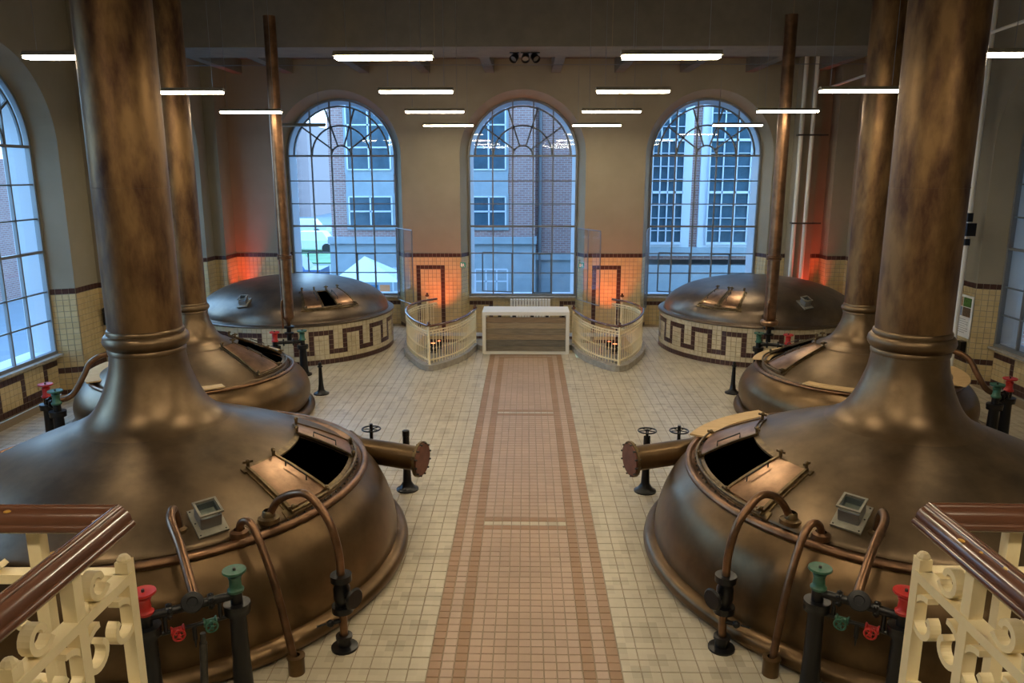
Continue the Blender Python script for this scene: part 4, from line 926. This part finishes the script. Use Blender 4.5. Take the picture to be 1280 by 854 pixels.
m = MB(); m.box(-7.8, .35, 31, 40, 1.7, 14); bp(m, 'brick_wall', 'ext_brick'); m = MB(); m.box(.35, 4.3, 31.6, 40, 1.0, 14); bp(m, 'brick_wall', 'ext_brick')
m = MB(); m.box(-7.9, .38, 30.9, 40, -1, 1.45); m.box(-7.95, .42, 30.78, 40, 1.45, 1.72); bp(m, 'stone_base', 'ext_stone')
m = MB(); m.box(.35, 4.3, 31.45, 40, -1, .75); m.box(.35, 4.3, 31.35, 40, .75, 1.0); bp(m, 'stone_base', 'ext_stone')
m = MB(); m.rod((.55, 31.4, -1), (.55, 31.4, 12), .07, 8); bp(m, 'downpipe', 'frame_paint')
wroot = bpy.data.objects.new('window_column', None); C.objects.link(wroot); wroot.parent = bd; wroot.location = (0, -31, 1)
def fw2(*a):
    m = MB(); x0, x1, z0, z1, nx, nz = a; Y = 31
    s_ = MB(); s_.box(x0 - .12, x1 + .12, Y - .06, Y, z0 - .16, z1 + .14); so = s_.build('window', 'ext_stone', bd); so.location = (0, -31, 1)
    m = MB(); m.box(x0, x1, Y - .075, Y - .05, z0, z1); m.build('glass', 'ext_window', so); m = MB()
    for i in range(nx + 1): x = x0 + (x1 - x0) * i / nx; m.box(x - .03, x + .03, Y - .11, Y - .07, z0, z1)
    for j in range(nz + 1): z = z0 + (z1 - z0) * j / nz; m.box(x0, x1, Y - .11, Y - .07, z - .03, z + .03)
    m.build('glazing_bars', 'ext_white', so)
bpy.data.objects.remove(wroot)
for x0, x1 in ((-7.05, -5.35), (-2.15, -.82)):
    m = MB(); m.box(x0 - .1, x1 + .1, 30.93, 31, 2.0, 9.5); bp(m, 'window_bay', 'ext_stone')
    for z0, z1 in ((2.15, 3.3), (4.35, 6.9), (7.9, 9.4)): fw2(x0, x1, z0, z1, 2, 3 if z1 - z0 > 2 else 2)
fw2(-2.05, -.75, -.55, .42, 3, 2); fw2(-5.4, -4.2, -.5, .45, 3, 2)
rb = thing('office_building', 'building with tall white framed windows seen through the right window', 'building', (7, 28, -1))
def rp2(mb, name, mt, par=None): o = mb.build(name, mt, par or rb); o.location = (-7, -28, 1) if par is None else (0, 0, 0); return o
m = MB(); m.box(4.35, 12, 28, 31.2, 1.15, 14); rp2(m, 'brick_wall', 'ext_brick'); m = MB(); m.box(4.3, 12, 27.9, 31.2, -1, .95); rp2(m, 'stone_base', 'ext_stone'); m = MB(); m.box(4.3, 12, 27.85, 31.2, 1.3, 1.6); rp2(m, 'sill_band', 'ext_stone')
for x0, x1 in ((4.45, 5.55), (6.45, 8.35), (9.2, 10.8)):
    s_ = MB(); s_.box(x0 - .3, x1 + .3, 27.88, 28, 1.5, 10); so = rp2(s_, 'window', 'ext_white')
    m = MB(); m.box(x0, x1, 27.86, 27.88, 1.75, 9.8); rp2(m, 'glass', 'ext_window', so); m = MB()
    for i in range(5): x = x0 + (x1 - x0) * i / 4; m.box(x - .02, x + .02, 27.8, 27.87, 1.75, 9.8)
    for j in range(19): z = 1.75 + j * .45; m.box(x0, x1, 27.8, 27.87, z - .012 - (.03 if j % 4 == 0 else 0), z + .012 + (.03 if j % 4 == 0 else 0))
    rp2(m, 'glazing_bars', 'ext_white', so)
# far towers
tw = thing('apartment_tower', 'distant pinkish apartment tower with white balconies behind left window', 'building', (-29, 95, -1)); m = MB(); m.box(-2.5, 2.6, 0, 10, 0, 11); m.build('tower_body', 'tower_pink', tw)
for k in range(9): m = MB(); m.box(-.6, 1.2, -1.2, 0, .6 + k * 1.15, 1.15 + k * 1.15); m.build('balcony', 'tower_pale', tw)
tw = thing('office_tower', 'distant pale tower with dark vertical stripes behind left window', 'building', (-28.6, 108, -1)); m = MB(); m.box(-.6, 2.0, 0, 6, 0, 10.5); m.build('tower_body', 'tower_pale', tw)
for k in range(5): m = MB(); m.box(-.4 + k * .48, -.2 + k * .48, -.1, 0, .5, 10.2); m.build('window_strip', 'ext_window', tw)
# left side neighbours through side windows
lb = thing('side_street_house', 'brick house with white trim seen through the left wall windows', 'building', (-22, 16, -1)); m = MB(); m.box(-6, 0, -10, 34, 0, 5.8); m.box(-.05, .25, -10, 34, 0, .9); m.build('brick_wall', 'ext_brick', lb)
for y in (-6, -2, 2, 6, 10, 14, 18, 22, 26, 30):
    for z in (2.0, 4.6): m = MB(); m.box(0, .06, y - .8, y + .8, z - .9, z + .9); w_ = m.build('window', 'ext_white', lb); m = MB(); m.box(.06, .08, y - .65, y - .04, z - .75, z + .75); m.box(.06, .08, y + .04, y + .65, z - .75, z + .75); m.build('glass', 'ext_window', w_)
# tent and cars
tn = thing('party_tent', 'white peaked tent in front of the brick building, outside left window', 'tent', (-5.6, 27.5, -1)); m = MB(); m.add([(-1.2, -1, 1.5), (1.2, -1, 1.5), (1.2, 1, 1.5), (-1.2, 1, 1.5), (-.2, 0, 2.3)], [(0, 1, 4), (1, 2, 4), (2, 3, 4), (3, 0, 4)]); m.build('canopy', 'tent_white', tn)
for x, y in ((-1.15, -.95), (1.15, -.95), (-1.15, .95), (1.15, .95)): m = MB(); m.rod((x, y, 0), (x, y, 1.5), .03, 6); m.build('pole', 'white_paint', tn)
m = MB(); m.box(-.1, .45, -.97, -.95, .2, 1.4); m.build('banner', 'banner_blue', tn); m = MB(); m.box(.5, .85, -.97, -.95, .2, 1.4); m.build('banner', 'banner_orange', tn)
def car(label, x, y, c):
    t = thing('car', label, 'car', (x, y, -1)); m = MB(); m.box(-2.1, 2.1, -.85, .85, .3, .85); m.hexa([(-1.2, -.8, .85), (1.4, -.8, .85), (1.4, .8, .85), (-1.2, .8, .85), (-.6, -.65, 1.4), (1.0, -.65, 1.4), (1.0, .65, 1.4), (-.6, .65, 1.4)]); m.build('body', c, t)
    for a in (-1.3, 1.3): m = MB(); m.rod((a, -.88, .32), (a, .88, .32), .32, 14); m.build('wheel_pair', 'cloth_black', t)
car('white car parked in the street, nearer one outside left window', -14.6, 52, 'tent_white'); car('silver car parked farther down the street outside left window', -19, 66, 'car_silver'); car('blue car at the kerb outside left window', -11.6, 36, 'car_blue')
for (x, y, s_, lab) in ((-19.0, 80, 1.1, 'bushy tree'), (-17.5, 90, .8, 'small tree'), (-24.5, 78, .8, 'low tree')):
    t = thing('street_tree', '%s far down the street outside left window' % lab, 'tree', (x, y, -1)); m = MB(); m.rod((0, 0, 0), (0, 0, 2), .15, 8); m.build('trunk', 'cloth_black', t)
    m = MB()
    for k in range(26): m.sphere((random.gauss(0, s_ * .4), random.gauss(0, s_ * .4), 1.8 + random.gauss(0, s_ * .3)), s_ * random.uniform(.2, .4), 5)
    m.build('crown', 'tree_green', t)
